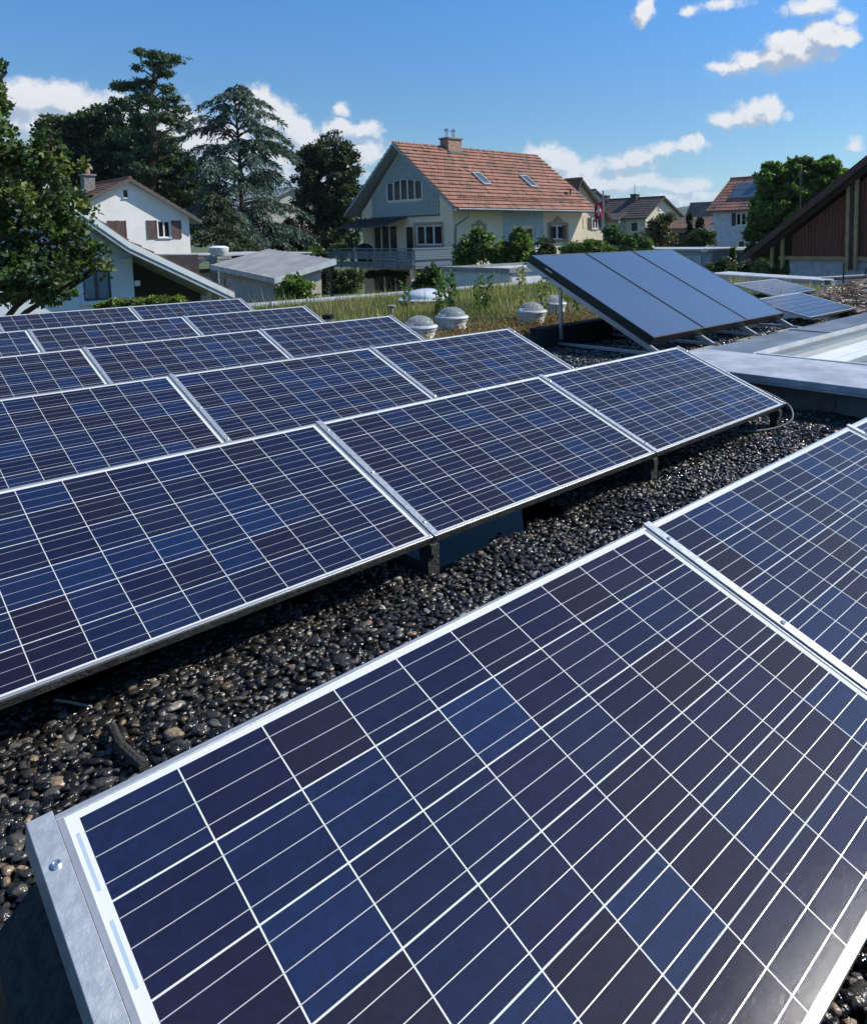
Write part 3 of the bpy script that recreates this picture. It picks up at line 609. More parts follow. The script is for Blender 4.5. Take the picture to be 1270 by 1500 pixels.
def pipe(px, py, D, R, h, lab, thin=False):
    c = at(px, py, D); c[2] = .02; r = empty('vent_pipe', c, lab, 'vent pipe')
    b = MB(); b.lathe(c, [(R, 0), (R, h)], 20); b.build('pipe', STEEL if not thin else P('grey_pipe', (.4, .41, .42), .5), r, smooth=True)
    b = MB(); b.lathe(c, [(R * 1.08, h + .002), (R * 1.12, h + .01), (R * 1.12, h + .07), (R * .9, h + .075)] if not thin else [(R * 1.2, h + .002), (R * 2.6, h + .03), (R * 2.6, h + .05), (R * .9, h + .055)], 20); b.build('cap', BLACK if not thin else P('grey_pipe', (.4, .41, .42), .5), r, smooth=True)
pipe(481, 475, 12.2, .085, .17, 'short steel vent pipe with black cap behind the fifth row')
pipe(574, 462, 13.6, .03, .20, 'thin grey vent pipe with mushroom cap at the end of the fourth row', True)

for x0, x1, l in ((-1.6, 2.25, 'added dark plate blocking reflected sky behind the left part of the second row'), (3.25, 5.0, 'added dark plate blocking reflected sky behind the right part of the second row')):
    b = MB(); yb = ROWY[1] + PH * math.cos(TILT) + .012; b.hexa([(x0, yb + .06, .0), (x1, yb + .06, .0), (x1, yb + .063, .0), (x0, yb + .063, .0), (x0, yb, .50), (x1, yb, .50), (x1, yb + .003, .50), (x0, yb + .003, .50)])  # added plates, mostly hidden, cutting sky out of the puddle's reflection
    prop(b.build('sky_block_plate', DKPLAST), l, 'added plate')
# pile of brushwood on the right
def pile():
    r = empty('brush_pile', (14.7, 5.4, 0), 'low heap of dry straw coloured cut stems and mulch on the right', 'brush pile')
    b = MB(); b.lathe((15.2, 4.9, -.02), [(2.3, 0), (2.0, .18), (1.4, .34), (.7, .44), (.1, .48)], 36, 1., .75); b.build('mulch', P('mulch', (.16, .11, .07), .95, 0, .3, 12, 1, 60), r, smooth=True)
    n = 8000; a = rng.uniform(0, 2 * np.pi, n); q = np.sqrt(rng.random(n)); R_ = 2.35 * q; x = 15.2 + R_ * np.cos(a); y = 4.9 + .75 * R_ * np.sin(a); z = .48 * (1 - q ** 1.8) + rng.uniform(-.02, .07, n)
    tv = [(-.5, -.03, 0), (.5, -.012, .1), (.5, .012, .14), (-.5, .03, .05)]
    c = np.array([(.52, .42, .31), (.36, .28, .21), (.62, .54, .42), (.18, .13, .10)])[rng.choice(4, n)] * np.exp(rng.normal(0, .25, (n, 1)))
    sc = np.stack([rng.uniform(.08, .30, n)] * 2 + [np.full(n, .35)], -1)
    o = scatter('dry_stems', tv, [(0, 1, 2, 3)], np.stack([x, y, z], -1), rand_rot(n, 1.5), sc, c, P('dry_stem', (.3, .3, .3), .85, vcol=True), r); o['kind'] = 'stuff'
pile()
def right_roof():
    r = empty('flat_roof_extension', (20, 9, GZ), 'neighbouring flat roof at the right with light metal edge trim', 'building')
    poly = [(18.97, 7.97), (20.6, 7.45), (30, 4.4), (30.3, 5.5), (20.6, 8.75), (21.9, 12.21), (20.58, 12.21)]
    b = MB(); b.prism([(x, y, GZ) for x, y in poly], (0, 0, 3.0)); b.build('wall', P('grey_band', (.20, .20, .20), .8), r)
    b = MB(); b.prism([(x + (-.06 if i in (0, 6) else 0), y, .003) for i, (x, y) in enumerate(poly)], (0, 0, .187)); b.build('fascia', P('fascia_grey', (.36, .37, .38), .6), r)
    tr = P('roof_trim', (.66, .69, .72), .4, .4)
    b = MB(); A, B_, C_ = np.array((20.58, 12.21, .19)), np.array((18.97, 7.97, .19)), np.array((30, 4.4, .19)); d = np.array((.75, .05, 0))
    b.hexa([B_ + (-.1, -.02, 0), B_ + (.5, -.1, 0), A + (1.2, 0, 0), A + (-.1, 0, 0), B_ + (-.1, -.02, .03), B_ + (.5, -.1, .03), A + (1.2, 0, .03), A + (-.1, 0, .03)]); b.build('edge_trim', tr, r)
    b = MB(); b.hexa([B_ + (.52, -.2, 0), C_ + (0, -.05, 0), C_ + (0, .4, 0), B_ + (.52, .25, 0), B_ + (.52, -.2, .05), C_ + (0, -.05, .05), C_ + (0, .4, .05), B_ + (.52, .25, .05)]); b.build('edge_trim', BLACK, r)
    s = MB(); s.box(18.93, 7.75, -.5, 19.03, 7.9, .21); s.build('corner_post', P('dark_steel', (.08, .085, .09), .5), r)
    for p_, D, l in (((1236, 385), 19.2, 'thin black rod standing up beside the brush pile'), ((1268, 392), 20.6, 'short black rod at the right edge of the photo')):
        t = at(p_[0], p_[1], D); b = MB(); b.tube([(t[0], t[1], .0), tuple(t)], .022, 8); prop(b.build('rod', BLACK, smooth=True), l, 'rod')
right_roof()

# ------------------------------------------------------------------ buildings
GLASS = P('window_glass', (.012, .015, .018), .16, 0, .2, .8, spec=.25); WHITEF = P('white_frame', (.72, .72, .71), .5, 0, .05)
class House:
    """ridge along 'x' or 'y'. local (l, t, z): l along ridge, t across."""
    def __init__(s, ax): s.ax = ax
    def w(s, l, t, z): return (l, t, z) if s.ax == 'x' else (t, l, z)
def wall_plane(b, ax, c, a0, a1, z0, z1, holes, into):
    """wall face on plane ax=c with rectangular holes [(a0,a1,z0,z1)] and reveals going 'into' the house"""
    pt = (lambda a, z, o=0: (c + o, a, z)) if ax == 'x' else (lambda a, z, o=0: (a, c + o, z))
    As = sorted({a0, a1, *[h[0] for h in holes], *[h[1] for h in holes]}); Zs = sorted({z0, z1, *[h[2] for h in holes], *[h[3] for h in holes]})
    for i in range(len(As) - 1):
        for j in range(len(Zs) - 1):
            ca, cz = (As[i] + As[i + 1]) / 2, (Zs[j] + Zs[j + 1]) / 2
            if any(h[0] < ca < h[1] and h[2] < cz < h[3] for h in holes): continue
            b.quad(pt(As[i], Zs[j]), pt(As[i + 1], Zs[j]), pt(As[i + 1], Zs[j + 1]), pt(As[i], Zs[j + 1]))
    for h in holes:
        for (p, q) in (((h[0], h[2]), (h[1], h[2])), ((h[1], h[2]), (h[1], h[3])), ((h[1], h[3]), (h[0], h[3])), ((h[0], h[3]), (h[0], h[2]))):
            b.quad(pt(*p), pt(*q), pt(*q, into), pt(*p, into))
def window(parent, ax, c, a0, a1, z0, z1, sg, panes=2, fw=.06, rec=.12, mat=None, surround=None, sill=True, cross=None, name='window', glass=None):
    """window set in a wall on plane ax=c. sg = +1/-1 is the direction into the house"""
    mat = mat or WHITEF
    bx = (lambda b, a, b_, z, z_, o, o2: b.box(c + o * sg, a, z, c + o2 * sg, b_, z_)) if ax == 'x' else (lambda b, a, b_, z, z_, o, o2: b.box(a, c + o * sg, z, b_, c + o2 * sg, z_))
    b = MB(); bx(b, a0, a1, z0, z0 + fw, rec - .05, rec); bx(b, a0, a1, z1 - fw, z1, rec - .05, rec)
    n = panes; wd = (a1 - a0)
    for i in range(n + 1):
        ac = a0 + wd * i / n; l = max(a0, ac - fw * (.5 if 0 < i < n else 1)) ; h = min(a1, ac + fw * (.5 if 0 < i < n else 1))
        if 0 < i < n: l, h = ac - fw * .8, ac + fw * .8
        bx(b, l, h, z0 + fw, z1 - fw, rec - .05, rec)
    if cross: bx(b, a0 + fw, a1 - fw, cross - fw / 2, cross + fw / 2, rec - .045, rec - .001)
    f = b.build(name, mat, parent)
    g = MB(); bx(g, a0 + .01, a1 - .01, z0 + .01, z1 - .01, rec - .012, rec + .01); g.build('pane', glass or GLASS, f)
    if sill:
        s = MB(); bx(s, a0 - .06, a1 + .06, z0 - .07, z0 - .003, -.08, rec - .051); s.build('sill', mat if not surround else surround, f)
    if surround:
        s = MB(); k = .2
        bx(s, a0 - k, a0 - .002, z0 - k, z1 + k, -.025, .0); bx(s, a1 + .002, a1 + k, z0 - k, z1 + k, -.025, .0); bx(s, a0 - .002, a1 + .002, z1 + .002, z1 + k, -.025, 0); bx(s, a0 - .002, a1 + .002, z0 - k, z0 - .072, -.025, 0)
        s.build('surround', surround, f)
    return f
def shutter(parent, ax, c, a0, a1, z0, z1, sg, mat):
    b = MB(); o, o2 = -.06 * sg, -.01 * sg; h = (z1 - z0)
    bx = (lambda a, b_, z, z_, o, o2: b.box(c + o, a, z, c + o2, b_, z_)) if ax == 'x' else (lambda a, b_, z, z_, o, o2: b.box(a, c + o, z, b_, c + o2, z_))
    bx(a0, a0 + .07, z0, z1, o, o2); bx(a1 - .07, a1, z0, z1, o, o2); n = max(6, int(h / .09))
    for i in range(n): bx(a0 + .07, a1 - .07, z0 + h * i / n, z0 + h * (i + .8) / n, o * .8, o2 * 1.5)
    return b.build('shutter', mat, parent)
def tiles_mat(name, c1, c2, c3, tw=.30, th=.36, ax='x'):
    if name in MATS: return MATS[name]
    m = bpy.data.materials.new(name); m.use_nodes = True; MATS[name] = m; N = NT(m.node_tree); b = m.node_tree.nodes['Principled BSDF']
    tc = N.n('ShaderNodeTexCoord'); sp = N.n('ShaderNodeSeparateXYZ'); N.l(tc.outputs['Object'], sp.inputs[0])
    u = sp.outputs[0 if ax == 'x' else 1]; z = sp.outputs[2]
    iu = N.m('FLOOR', N.m('DIVIDE', u, tw)); iz = N.m('FLOOR', N.m('DIVIDE', z, th)); cb = N.n('ShaderNodeCombineXYZ'); N.l(iu, cb.inputs[0]); N.l(iz, cb.inputs[1])
    wn = N.n('ShaderNodeTexWhiteNoise'); N.l(cb.outputs[0], wn.inputs[0]); sc = N.n('ShaderNodeSeparateColor'); N.l(wn.outputs[1], sc.inputs[0])
    c = N.mix(sc.outputs[0], (*c1, 1), (*c2, 1)); c = N.mix(N.m('GREATER_THAN', sc.outputs[1], .82), c, (*c3, 1))
    big = N.ramp(N.noise(tc.outputs['Object'], .45, 4, .6), .42, .62); c = N.mix(N.m('MULTIPLY', big, .45), c, (*c3, 1))
    li = N.ramp(N.noise(tc.outputs['Object'], 7, 5, .7), .5, .75); c = N.mix(N.m('MULTIPLY', li, .35), c, (c3[0] * .5, c3[1] * .6, c3[2] * .7, 1))
    N.l(c, b.inputs['Base Color']); b.inputs['Roughness'].default_value = .82
    bn = N.n('ShaderNodeBump'); bn.inputs['Strength'].default_value = .5; bn.inputs['Distance'].default_value = .035
    N.l(N.m('SINE', N.m('MULTIPLY', u, 2 * math.pi / tw)), bn.inputs['Height']); N.l(bn.outputs[0], b.inputs['Normal'])
    return m
def gable_roof(parent, H, l0, l1, tr, zr, sides, courses, tmat, bmat, th=.16, name='roof', soffit=None, lift=.05, crs_side=None):
    """tiled roof: ridge at (tr, zr) from l0 to l1; sides = [(t_eave, z_eave), ...]"""
    b = MB(); b.cur = 0
    for (te, ze) in sides:
        n = courses
        L = math.hypot(te - tr, ze - zr); nx = (ze - zr) / L; nz = abs(te - tr) / L; sg = 1 if te > tr else -1
        nt_ = (sg * abs(ze - zr) / L, nz)
        if soffit is not None:
            b.cur = 1
            b.hexa([H.w(l0 + .02, te, ze - .03), H.w(l1 - .02, te, ze - .03), H.w(l1 - .02, tr, zr - .03), H.w(l0 + .02, tr, zr - .03), H.w(l0 + .02, te, ze - th), H.w(l1 - .02, te, ze - th), H.w(l1 - .02, tr, zr - th), H.w(l0 + .02, tr, zr - th)])
        b.cur = 0
        for i in range(n):
            f0, f1 = i / n, min(1., (i + 1.12) / n)       # f=0 eave, 1 ridge
            t0, z0 = te + (tr - te) * f0, ze + (zr - ze) * f0; t1, z1 = te + (tr - te) * f1, ze + (zr - ze) * f1
            up0 = (nt_[0] * lift, nt_[1] * lift); up1 = (nt_[0] * .012, nt_[1] * .012)
            if f1 >= .9999: up1 = (0, .012)
            b.hexa([H.w(l0, t0, z0 - .02), H.w(l1, t0, z0 - .02), H.w(l1, t1, z1 - .02), H.w(l0, t1, z1 - .02), H.w(l0, t0 + up0[0], z0 + up0[1]), H.w(l1, t0 + up0[0], z0 + up0[1]), H.w(l1, t1 + up1[0], z1 + up1[1]), H.w(l0, t1 + up1[0], z1 + up1[1])])
    b.build(name, [tmat, soffit or tmat], parent)
    # ridge caps
    b = MB(); p = [H.w(l0 - .01, tr, zr + .02), H.w(l1 + .01, tr, zr + .02)]; b.tube(p, .10, 8); b.build('ridge_cap', tmat, parent)
    # barge boards
    if bmat:
        for (te, ze) in sides:
            for le, s_ in ((l0, -1), (l1, 1)):
                a = MB(); le2 = le + s_ * .035; a.hexa([H.w(le, te, ze - th - .04), H.w(le2, te, ze - th - .04), H.w(le2, tr, zr - th - .04), H.w(le, tr, zr - th - .04), H.w(le, te, ze + .0), H.w(le2, te, ze + .0), H.w(le2, tr, zr + .0), H.w(le, tr, zr + .0)]); a.build('barge_board', bmat, parent)
    return
def chimney(parent, x0, x1, y0, y1, z0, z1, mat, pots=2, potm=None, name='chimney'):
    b = MB(); b.box(x0, y0, z0, x1, y1, z1); c = b.build(name, mat, parent)
    b = MB(); b.box(x0 - .08, y0 - .08, z1 + .002, x1 + .08, y1 + .08, z1 + .1); b.build('chimney_cap', P('chimney_cap', (.3, .27, .25), .8), c)
    for i in range(pots):
        cx = x0 + (x1 - x0) * (i + .5) / pots; cy = (y0 + y1) / 2
        b = MB(); b.lathe((cx, cy, z1 + .1), [(.16, 0), (.16, .45), (.22, .5), (.2, .62), (.06, .66)], 14); b.build('chimney_pot', potm or STEEL, c, smooth=True)
    return c
def gutter(parent, H, l0, l1, t, z, mat, name='gutter', r=.08):
    b = MB(); b.tube([H.w(l0, t, z), H.w(l1, t, z)], r, 10); b.build(name, mat, parent, smooth=True)

def big_house():
    H = House('x'); X0, X1, Y0, Y1 = 31.1, 43.75, 36.9, 47.0; g = GZ; ze = 3.3; yr, zr = 41.95, 7.75
    r = empty('gable_house', (X0, Y0, g), 'large cream house with red tiled roof, grey blue boarded gable and wooden balcony', 'house')
    cream = P('cream_render', (.78, .68, .48), .85, 0, .06, .8, .1, 20, col2=(.70, .61, .45)); clad = P('grey_blue_boards', (.31, .38, .37), .65, 0, .1, 1.5, stretch=(1, 1, 6))
    sand = P('pink_sandstone', (.42, .30, .23), .8); dkb = P('dark_barge', (.30, .36, .40), .6); zinc = P('zinc', (.17, .19, .20), .6, .2)
    eave = lambda y: ze + (zr - .35 - ze) * (1 - abs(y - yr) / (yr - Y0)) if True else 0
    gw = [(38.05, 40.75, .95, 2.25), (41.05, 42.0, .0, 2.25), (42.9, 45.75, .0, 2.35), (38.9, 40.6, -2.1, -.9), (42.0, 45.9, -2.9, -.75)]
    b = MB(); wall_plane(b, 'x', X0, Y0, Y1, g, ze, gw, .16)
    lw = [(32.85, 33.75, .75, 2.1), (36.35, 38.5, .05, 2.05), (40.05, 41.95, 1.15, 2.2), (33.4, 34.6, -2.2, -.9), (40, 41.4, -2.2, -.9)]
    wall_plane(b, 'y', Y0, X0, X1, g, ze, lw, .16)
    b.quad((X1, Y0, g), (X1, Y1, g), (X1, Y1, ze), (X1, Y0, ze)); b.quad((X0, Y1, g), (X1, Y1, g), (X1, Y1, ze), (X0, Y1, ze))
    for x in (X0, X1): b.quad((x, Y0, ze), (x, Y1, ze), (x, yr, zr - .25))
    b.build('wall', cream, r, recalc=False)
    gable_roof(r, H, X0 - .75, X1 + .55, yr, zr, [(35.75, 3.22), (48.1, 3.22)], 17, tiles_mat('red_tiles', (.27, .12, .082), (.35, .17, .115), (.16, .092, .07), .30, .26), dkb, soffit=P('soffit_boards', (.30, .35, .38), .7), lift=.10)
    gutter(r, H, X0 - .6, X1 + .5, 35.66, 3.16, zinc)
    b = MB(); b.tube([(31.45, 35.7, 3.1), (31.45, 35.75, 2.75), (31.2, 36.7, 2.2), (31.18, 36.78, 1.8), (31.18, 36.78, g)], .055, 8); b.build('downpipe', zinc, r, smooth=True)
    # boarded gable: real boards clipped to the slope
    b = MB(); z = 2.93; bh = .185; sl = (zr - .3 - ze) / (yr - Y0)
    AR = (39.8, 43.8, 4.0)                                  # arched window y0,y1,z0
    def arc(y): return 5.16 + .24 * (1 - ((y - 41.8) / 2.0) ** 2)
    def segs(y0, y1, z0, z1):
        if z1 <= 4.0 or z0 >= 5.40: return [(y0, y1)]
        q = max(0, min(1, (z1 - 5.16) / .24)); hw = 2.0 * math.sqrt(1 - q) if z1 > 5.16 else 2.0
        return [(y0, 41.8 - hw), (41.8 + hw, y1)]
    while z < zr - .5:
        lim = yr - (zr - .33 - (z + bh)) / sl, yr + (zr - .33 - (z + bh)) / sl
        y0, y1 = max(38.2, lim[0]), min(45.65, lim[1])
        if y1 - y0 > .1:
            for a, c in segs(y0, y1, z, z + bh):
                if c - a > .05: b.hexa([(X0 - .075, a, z), (X0 - .003, a, z), (X0 - .003, c, z), (X0 - .075, c, z), (X0 - .03, a, z + bh + .01), (X0 - .003, a, z + bh + .01), (X0 - .003, c, z + bh + .01), (X0 - .03, c, z + bh + .01)])
        z += bh
    b.build('gable_boarding', clad, r)
    b = MB(); b.box(X0 - .1, 38.15, 2.84, X0 - .003, 45.7, 2.925); b.build('boarding_trim', P('dark_steel', (.08, .085, .09), .5), r)
    # arched window, five lights
    f = MB(); n = 5
    for i in range(n + 1):
        y = 39.85 + 3.9 * i / n; f.box(X0 - .09, y - .05, 4.02, X0 - .002, y + .05, arc(y) - .05)
    f.box(X0 - .095, 39.8, 3.96, X0 - .003, 43.8, 4.02); fa = MB()
    for i in range(16):
        y, y2 = 39.8 + 4 * i / 16, 39.8 + 4 * (i + 1) / 16; fa.hexa([(X0 - .095, y, arc(y) - .08), (X0 - .004, y, arc(y) - .08), (X0 - .004, y2, arc(y2) - .08), (X0 - .095, y2, arc(y2) - .08), (X0 - .095, y, arc(y)), (X0 - .004, y, arc(y)), (X0 - .004, y2, arc(y2)), (X0 - .095, y2, arc(y2))])
    w = f.build('arched_window', WHITEF, r); fa.build('arch_trim', clad, w)
    p = MB(); p.prism([(X0 - .02, 39.86, 4.03)] + [(X0 - .02, 43.74, 4.03)] + [(X0 - .02, 43.74 - 3.88 * i / 16, arc(43.74 - 3.88 * i / 16) - .06) for i in range(17)], (.012, 0, 0)); p.build('pane', GLASS, w)
    window(r, 'x', X0, *gw[0], 1, 3, .09, surround=sand); window(r, 'x', X0, *gw[1], 1, 1, .08, surround=None, sill=False, name='balcony_door')
    window(r, 'x', X0, *gw[2], 1, 3, .09, sill=False, name='balcony_door'); window(r, 'x', X0, *gw[3], 1, 2, .08, surround=sand); window(r, 'x', X0, *gw[4], 1, 3, .08, sill=False, name='terrace_door')
    window(r, 'y', Y0, *lw[0], 1, 1, .08, surround=sand); w2 = window(r, 'y', Y0, *lw[2], 1, 2, .09, surround=sand)
    window(r, 'y', Y0, *lw[3], 1, 2, .08, surround=sand); window(r, 'y', Y0, *lw[4], 1, 2, .08, surround=sand)
    window(r, 'y', Y0, *lw[1], 1, 3, .09, sill=False, cross=.95, name='stair_window')
    br = P('brown_shutters', (.13, .085, .07), .7)
    b = MB(); b.box(41.55, Y0 + .02, 1.17, 41.92, Y0 + .06, 2.18); b.build('shutter', br, w2); b = MB(); b.box(40.08, Y0 + .02, 1.17, 40.35, Y0 + .06, 2.18); b.build('shutter', br, w2)
    for cx, zz, s_ in ((33.3, 2.32, .38), (41.0, 2.42, .75)):
        b = MB(); b.prism([(cx - s_, Y0 - .03, zz), (cx + s_, Y0 - .03, zz), (cx, Y0 - .03, zz + s_ * .62)], (0, .027, 0)); b.build('pediment', sand, r)
    b = MB(); z = -.05
    tq = P('green_grey_boards', (.46, .55, .50), .65, 0, .08, 1.5)
    while z < 3.2:
        for a, c in (((35.5, 36.3), (38.55, 39.45)) if z < 2.05 else ((35.5, 39.45),)): b.hexa([(a, Y0 - .075, z), (c, Y0 - .075, z), (c, Y0 - .003, z), (a, Y0 - .003, z), (a, Y0 - .03, z + .19), (c, Y0 - .03, z + .19), (c, Y0 - .003, z + .19), (a, Y0 - .003, z + .19)])
        z += .185
    b.build('stair_boarding', tq, r)
    chimney(r, 34.75, 36.0, 41.5, 42.4, 7.0, 8.35, P('pink_brick', (.45, .27, .21), .8, 0, .2, 5), 2)
    b = MB(); b.box(34.6, 41.2, 7.2, 36.15, 41.498, 7.45); b.build('chimney_flashing', zinc, r)
    # roof windows
    c0, s0 = yr - 35.75, zr - 3.22
    for x0, x1 in ((34.75, 35.5), (39.35, 40.1)):
        f = MB(); q = lambda x, k, u: (x, 35.75 + c0 * k - u * .58, 3.22 + s0 * k + u * .81)
        def fr(a, b_, k0, k1, u0, u1, m): m.hexa([q(a, k0, u0), q(b_, k0, u0), q(b_, k1, u0), q(a, k1, u0), q(a, k0, u1), q(b_, k0, u1), q(b_, k1, u1), q(a, k1, u1)])
        fr(x0, x1, .36, .38, .04, .17, f); fr(x0, x1, .54, .56, .04, .17, f); fr(x0, x0 + .09, .38, .54, .04, .17, f); fr(x1 - .09, x1, .38, .54, .04, .17, f)
        w = f.build('roof_window', P('roof_window_frame', (.42, .44, .45), .4, .3), r); g_ = MB(); fr(x0 + .09, x1 - .09, .38, .54, .10, .13, g_); g_.build('pane', P('sky_glass', (.10, .12, .14), .08, 0, coat=1), w)
    b = MB(); b.tube([(42.9, 37.3, 4.3), (42.9, 37.3, 4.85)], .07, 8); b.box(42.7, 37.1, 4.85, 43.1, 37.5, 4.9); b.build('roof_vent', zinc, r)
    for k in (0, 1):
        b = MB(); kk = .13 + .0 * k
        for i in range(26):
            x = 31.3 + i * .48; b.box(x, 35.75 + c0 * .13, 3.22 + s0 * .13 + .05, x + .06, 35.75 + c0 * .13 + .05, 3.22 + s0 * .13 + .16)
        b.tube([(31.3, 35.75 + c0 * .13, 3.22 + s0 * .13 + .15), (43.3, 35.75 + c0 * .13, 3.22 + s0 * .13 + .15)], .025, 6)
        if k: b.build('snow_guard', P('rusty_guard', (.10, .07, .06), .8), r)
    # glass awning over the balcony door
    gl = P('green_glass', (.05, .10, .105), .15, .2, coat=.5); dk = P('dark_steel', (.08, .085, .09), .5)
    b = MB(); b.hexa([(X0 - .1, 41.6, 2.78), (X0 - .1, 47.0, 2.78), (X0 - 2.1, 47.0, 2.15), (X0 - 2.1, 41.6, 2.15), (X0 - .1, 41.6, 2.82), (X0 - .1, 47.0, 2.82), (X0 - 2.1, 47.0, 2.19), (X0 - 2.1, 41.6, 2.19)]); a = b.build('awning', gl, r)
    b = MB()
    for i in range(9):
        y = 41.6 + 5.4 * i / 8; b.hexa([(X0 - .1, y - .03, 2.822), (X0 - .1, y + .03, 2.822), (X0 - 2.15, y + .03, 2.19), (X0 - 2.15, y - .03, 2.19), (X0 - .1, y - .03, 2.9), (X0 - .1, y + .03, 2.9), (X0 - 2.15, y + .03, 2.25), (X0 - 2.15, y - .03, 2.25)])
    b.build('awning_rib', dk, a)
    # balcony
    bl = P('weathered_boards', (.16, .21, .25), .75, 0, .15, 2, stretch=(8, 1, 8)); bx0 = 27.6; by0, by1 = 36.4, 45.9
    bal = MB(); bal.box(bx0, by0, -.42, X0 - .003, by1, -.18); bb = bal.build('balcony', P('balcony_slab', (.20, .23, .25), .7), r)
    m = MB()
    for side in ((bx0 - .05, by0, bx0, by1), (bx0, by0 - .05, X0 - .1, by0)):
        zz = -.40
        while zz < .66:
            if not (-.08 < zz < .02): m.box(side[0], side[1], zz, side[2], side[3], zz + .105)
            zz += .135
    m.build('balcony_boarding', bl, bb)
    m = MB()
    for i in range(7):
        y = by0 + .05 + (by1 - by0 - .1) * i / 6; m.box(bx0 - .11, y - .05, -.5, bx0 - .052, y + .05, .76)
    m.box(bx0 - .13, by0 - .08, .762, bx0 + .05, by1, .83); m.box(bx0 + .05, by0 - .1, .762, X0 - .1, by0 + .06, .83); m.build('railing_post', bl, bb)
    for y in (by0 + .3, by1 - .15):
        m = MB(); m.box(bx0, y, g, bx0 + .16, y + .16, -.425); m.build('balcony_post', dk if y > 40 else cream, bb)
    # pergola slats hanging behind the balcony
    m = MB(); m.box(X0 - 2.0, 38.3, -2.9, X0 - 1.9, 38.45, -.43); m.build('balcony_post', cream, bb)
big_house()
def grill():
    c = np.array([29.6, 44.6, -.17]); r = empty('barbecue', c, 'round covered black barbecue standing on the wooden balcony', 'barbecue')
    b = MB(); b.lathe(c, [(.5, 0), (.55, .5), (.62, .85), (.5, 1.1), (.25, 1.25), (.03, 1.3)], 20); b.build('cover', P('black_cover', (.012, .012, .014), .8), r, smooth=True)
    b = MB(); b.box(c[0] - .7, c[1] + .55, c[2], c[0] - .55, c[1] + .7, c[2] + 1.75); b.build('pole', BLACK, r)
grill()

def white_house():
    H = House('y'); X0, X1, Y0, Y1 = 12.6, 19.62, 49.0, 58; g = GZ; xr, zr = 16.2, 5.25; zel, zer = 3.2, 3.02
    r = empty('white_house', (X0, Y0, g), 'white rendered gable house with brown shutters and brown tiled roof on the left', 'house')
    wh = P('white_render', (.86, .83, .78), .9, 0, .06, .7, .15, 25); br = P('brown_shutters', (.13, .085, .07), .7)
    hs = [(17.72, 18.45, 1.72, 2.72), (15.88, 16.14, 4.12, 4.58), (14.95, 15.9, 1.68, 2.72)]
    b = MB(); wall_plane(b, 'y', Y0, X0, X1, g, zer, [hs[0], hs[2]], .14)
    # gable above with the small attic window
    sl = (zr - .2 - zer) / (X1 - xr); sl2 = (zr - .2 - zer) / (xr - X0); zt = lambda x: zr - .2 - (abs(x - xr)) * (sl if x > xr else sl2)
    a0, a1, q0, q1 = hs[1]
    for x0_, x1_ in ((X0, a0), (a1, X1)):
        pts = [(x0_, Y0, zer), (x1_, Y0, zer), (x1_, Y0, max(zt(x1_), zer))]
        if x0_ < xr < x1_: pts.append((xr, Y0, zt(xr)))
        pts.append((x0_, Y0, max(zt(x0_), zer))); pts = [p for i, p in enumerate(pts) if i == 0 or p != pts[i - 1]]
        if pts[0] == pts[-1]: pts = pts[:-1]
        b.quad(*pts)
    b.quad((a0, Y0, zer), (a1, Y0, zer), (a1, Y0, q0), (a0, Y0, q0)); b.quad((a0, Y0, q1), (a1, Y0, q1), (a1, Y0, zt(a1)), (a0, Y0, zt(a0)))
    for p_, q_ in (((a0, q0), (a1, q0)), ((a1, q0), (a1, q1)), ((a1, q1), (a0, q1)), ((a0, q1), (a0, q0))): b.quad((p_[0], Y0, p_[1]), (q_[0], Y0, q_[1]), (q_[0], Y0 + .14, q_[1]), (p_[0], Y0 + .14, p_[1]))
    b.quad((X0, Y0, g), (X0, Y1, g), (X0, Y1, zer), (X0, Y0, zer)); b.quad((X1, Y0, g), (X1, Y1, g), (X1, Y1, zer), (X1, Y0, zer)); b.quad((X0, Y1, g), (X1, Y1, g), (X1, Y1, zer), (xr, Y1, zr - .2), (X0, Y1, zer))
    b.build('wall', wh, r, recalc=False)
    window(r, 'y', Y0, *hs[0], 1, 2, .055, .1); window(r, 'y', Y0, *hs[1], 1, 1, .02, .08); window(r, 'y', Y0, *hs[2], 1, 2, .07, .1)
    shutter(r, 'y', Y0, 17.10, 17.66, 1.66, 2.78, 1, br); shutter(r, 'y', Y0, 18.52, 19.1, 1.66, 2.78, 1, br); shutter(r, 'y', Y0, 14.93, 15.42, 1.62, 2.76, 1, br); shutter(r, 'y', Y0, 15.43, 15.92, 1.62, 2.76, 1, br)
    gable_roof(r, H, Y0 - .40, Y1 + .5, xr, zr, [(X0 - .75, 2.95), (X1 + .65, 2.74)], 13, tiles_mat('brown_tiles', (.16, .085, .06), (.20, .11, .075), (.09, .055, .045), .3, .25, 'y'), P('dark_barge2', (.12, .10, .09), .7), soffit=P('soffit_pale', (.5, .5, .5), .8), lift=.05)
    chimney(r, 14.65, 15.25, 51.8, 52.5, 4.2, 5.55, P('grey_brick', (.30, .28, .26), .85, 0, .2, 6), 1, P('copper_pot', (.35, .2, .14), .5))
white_house()

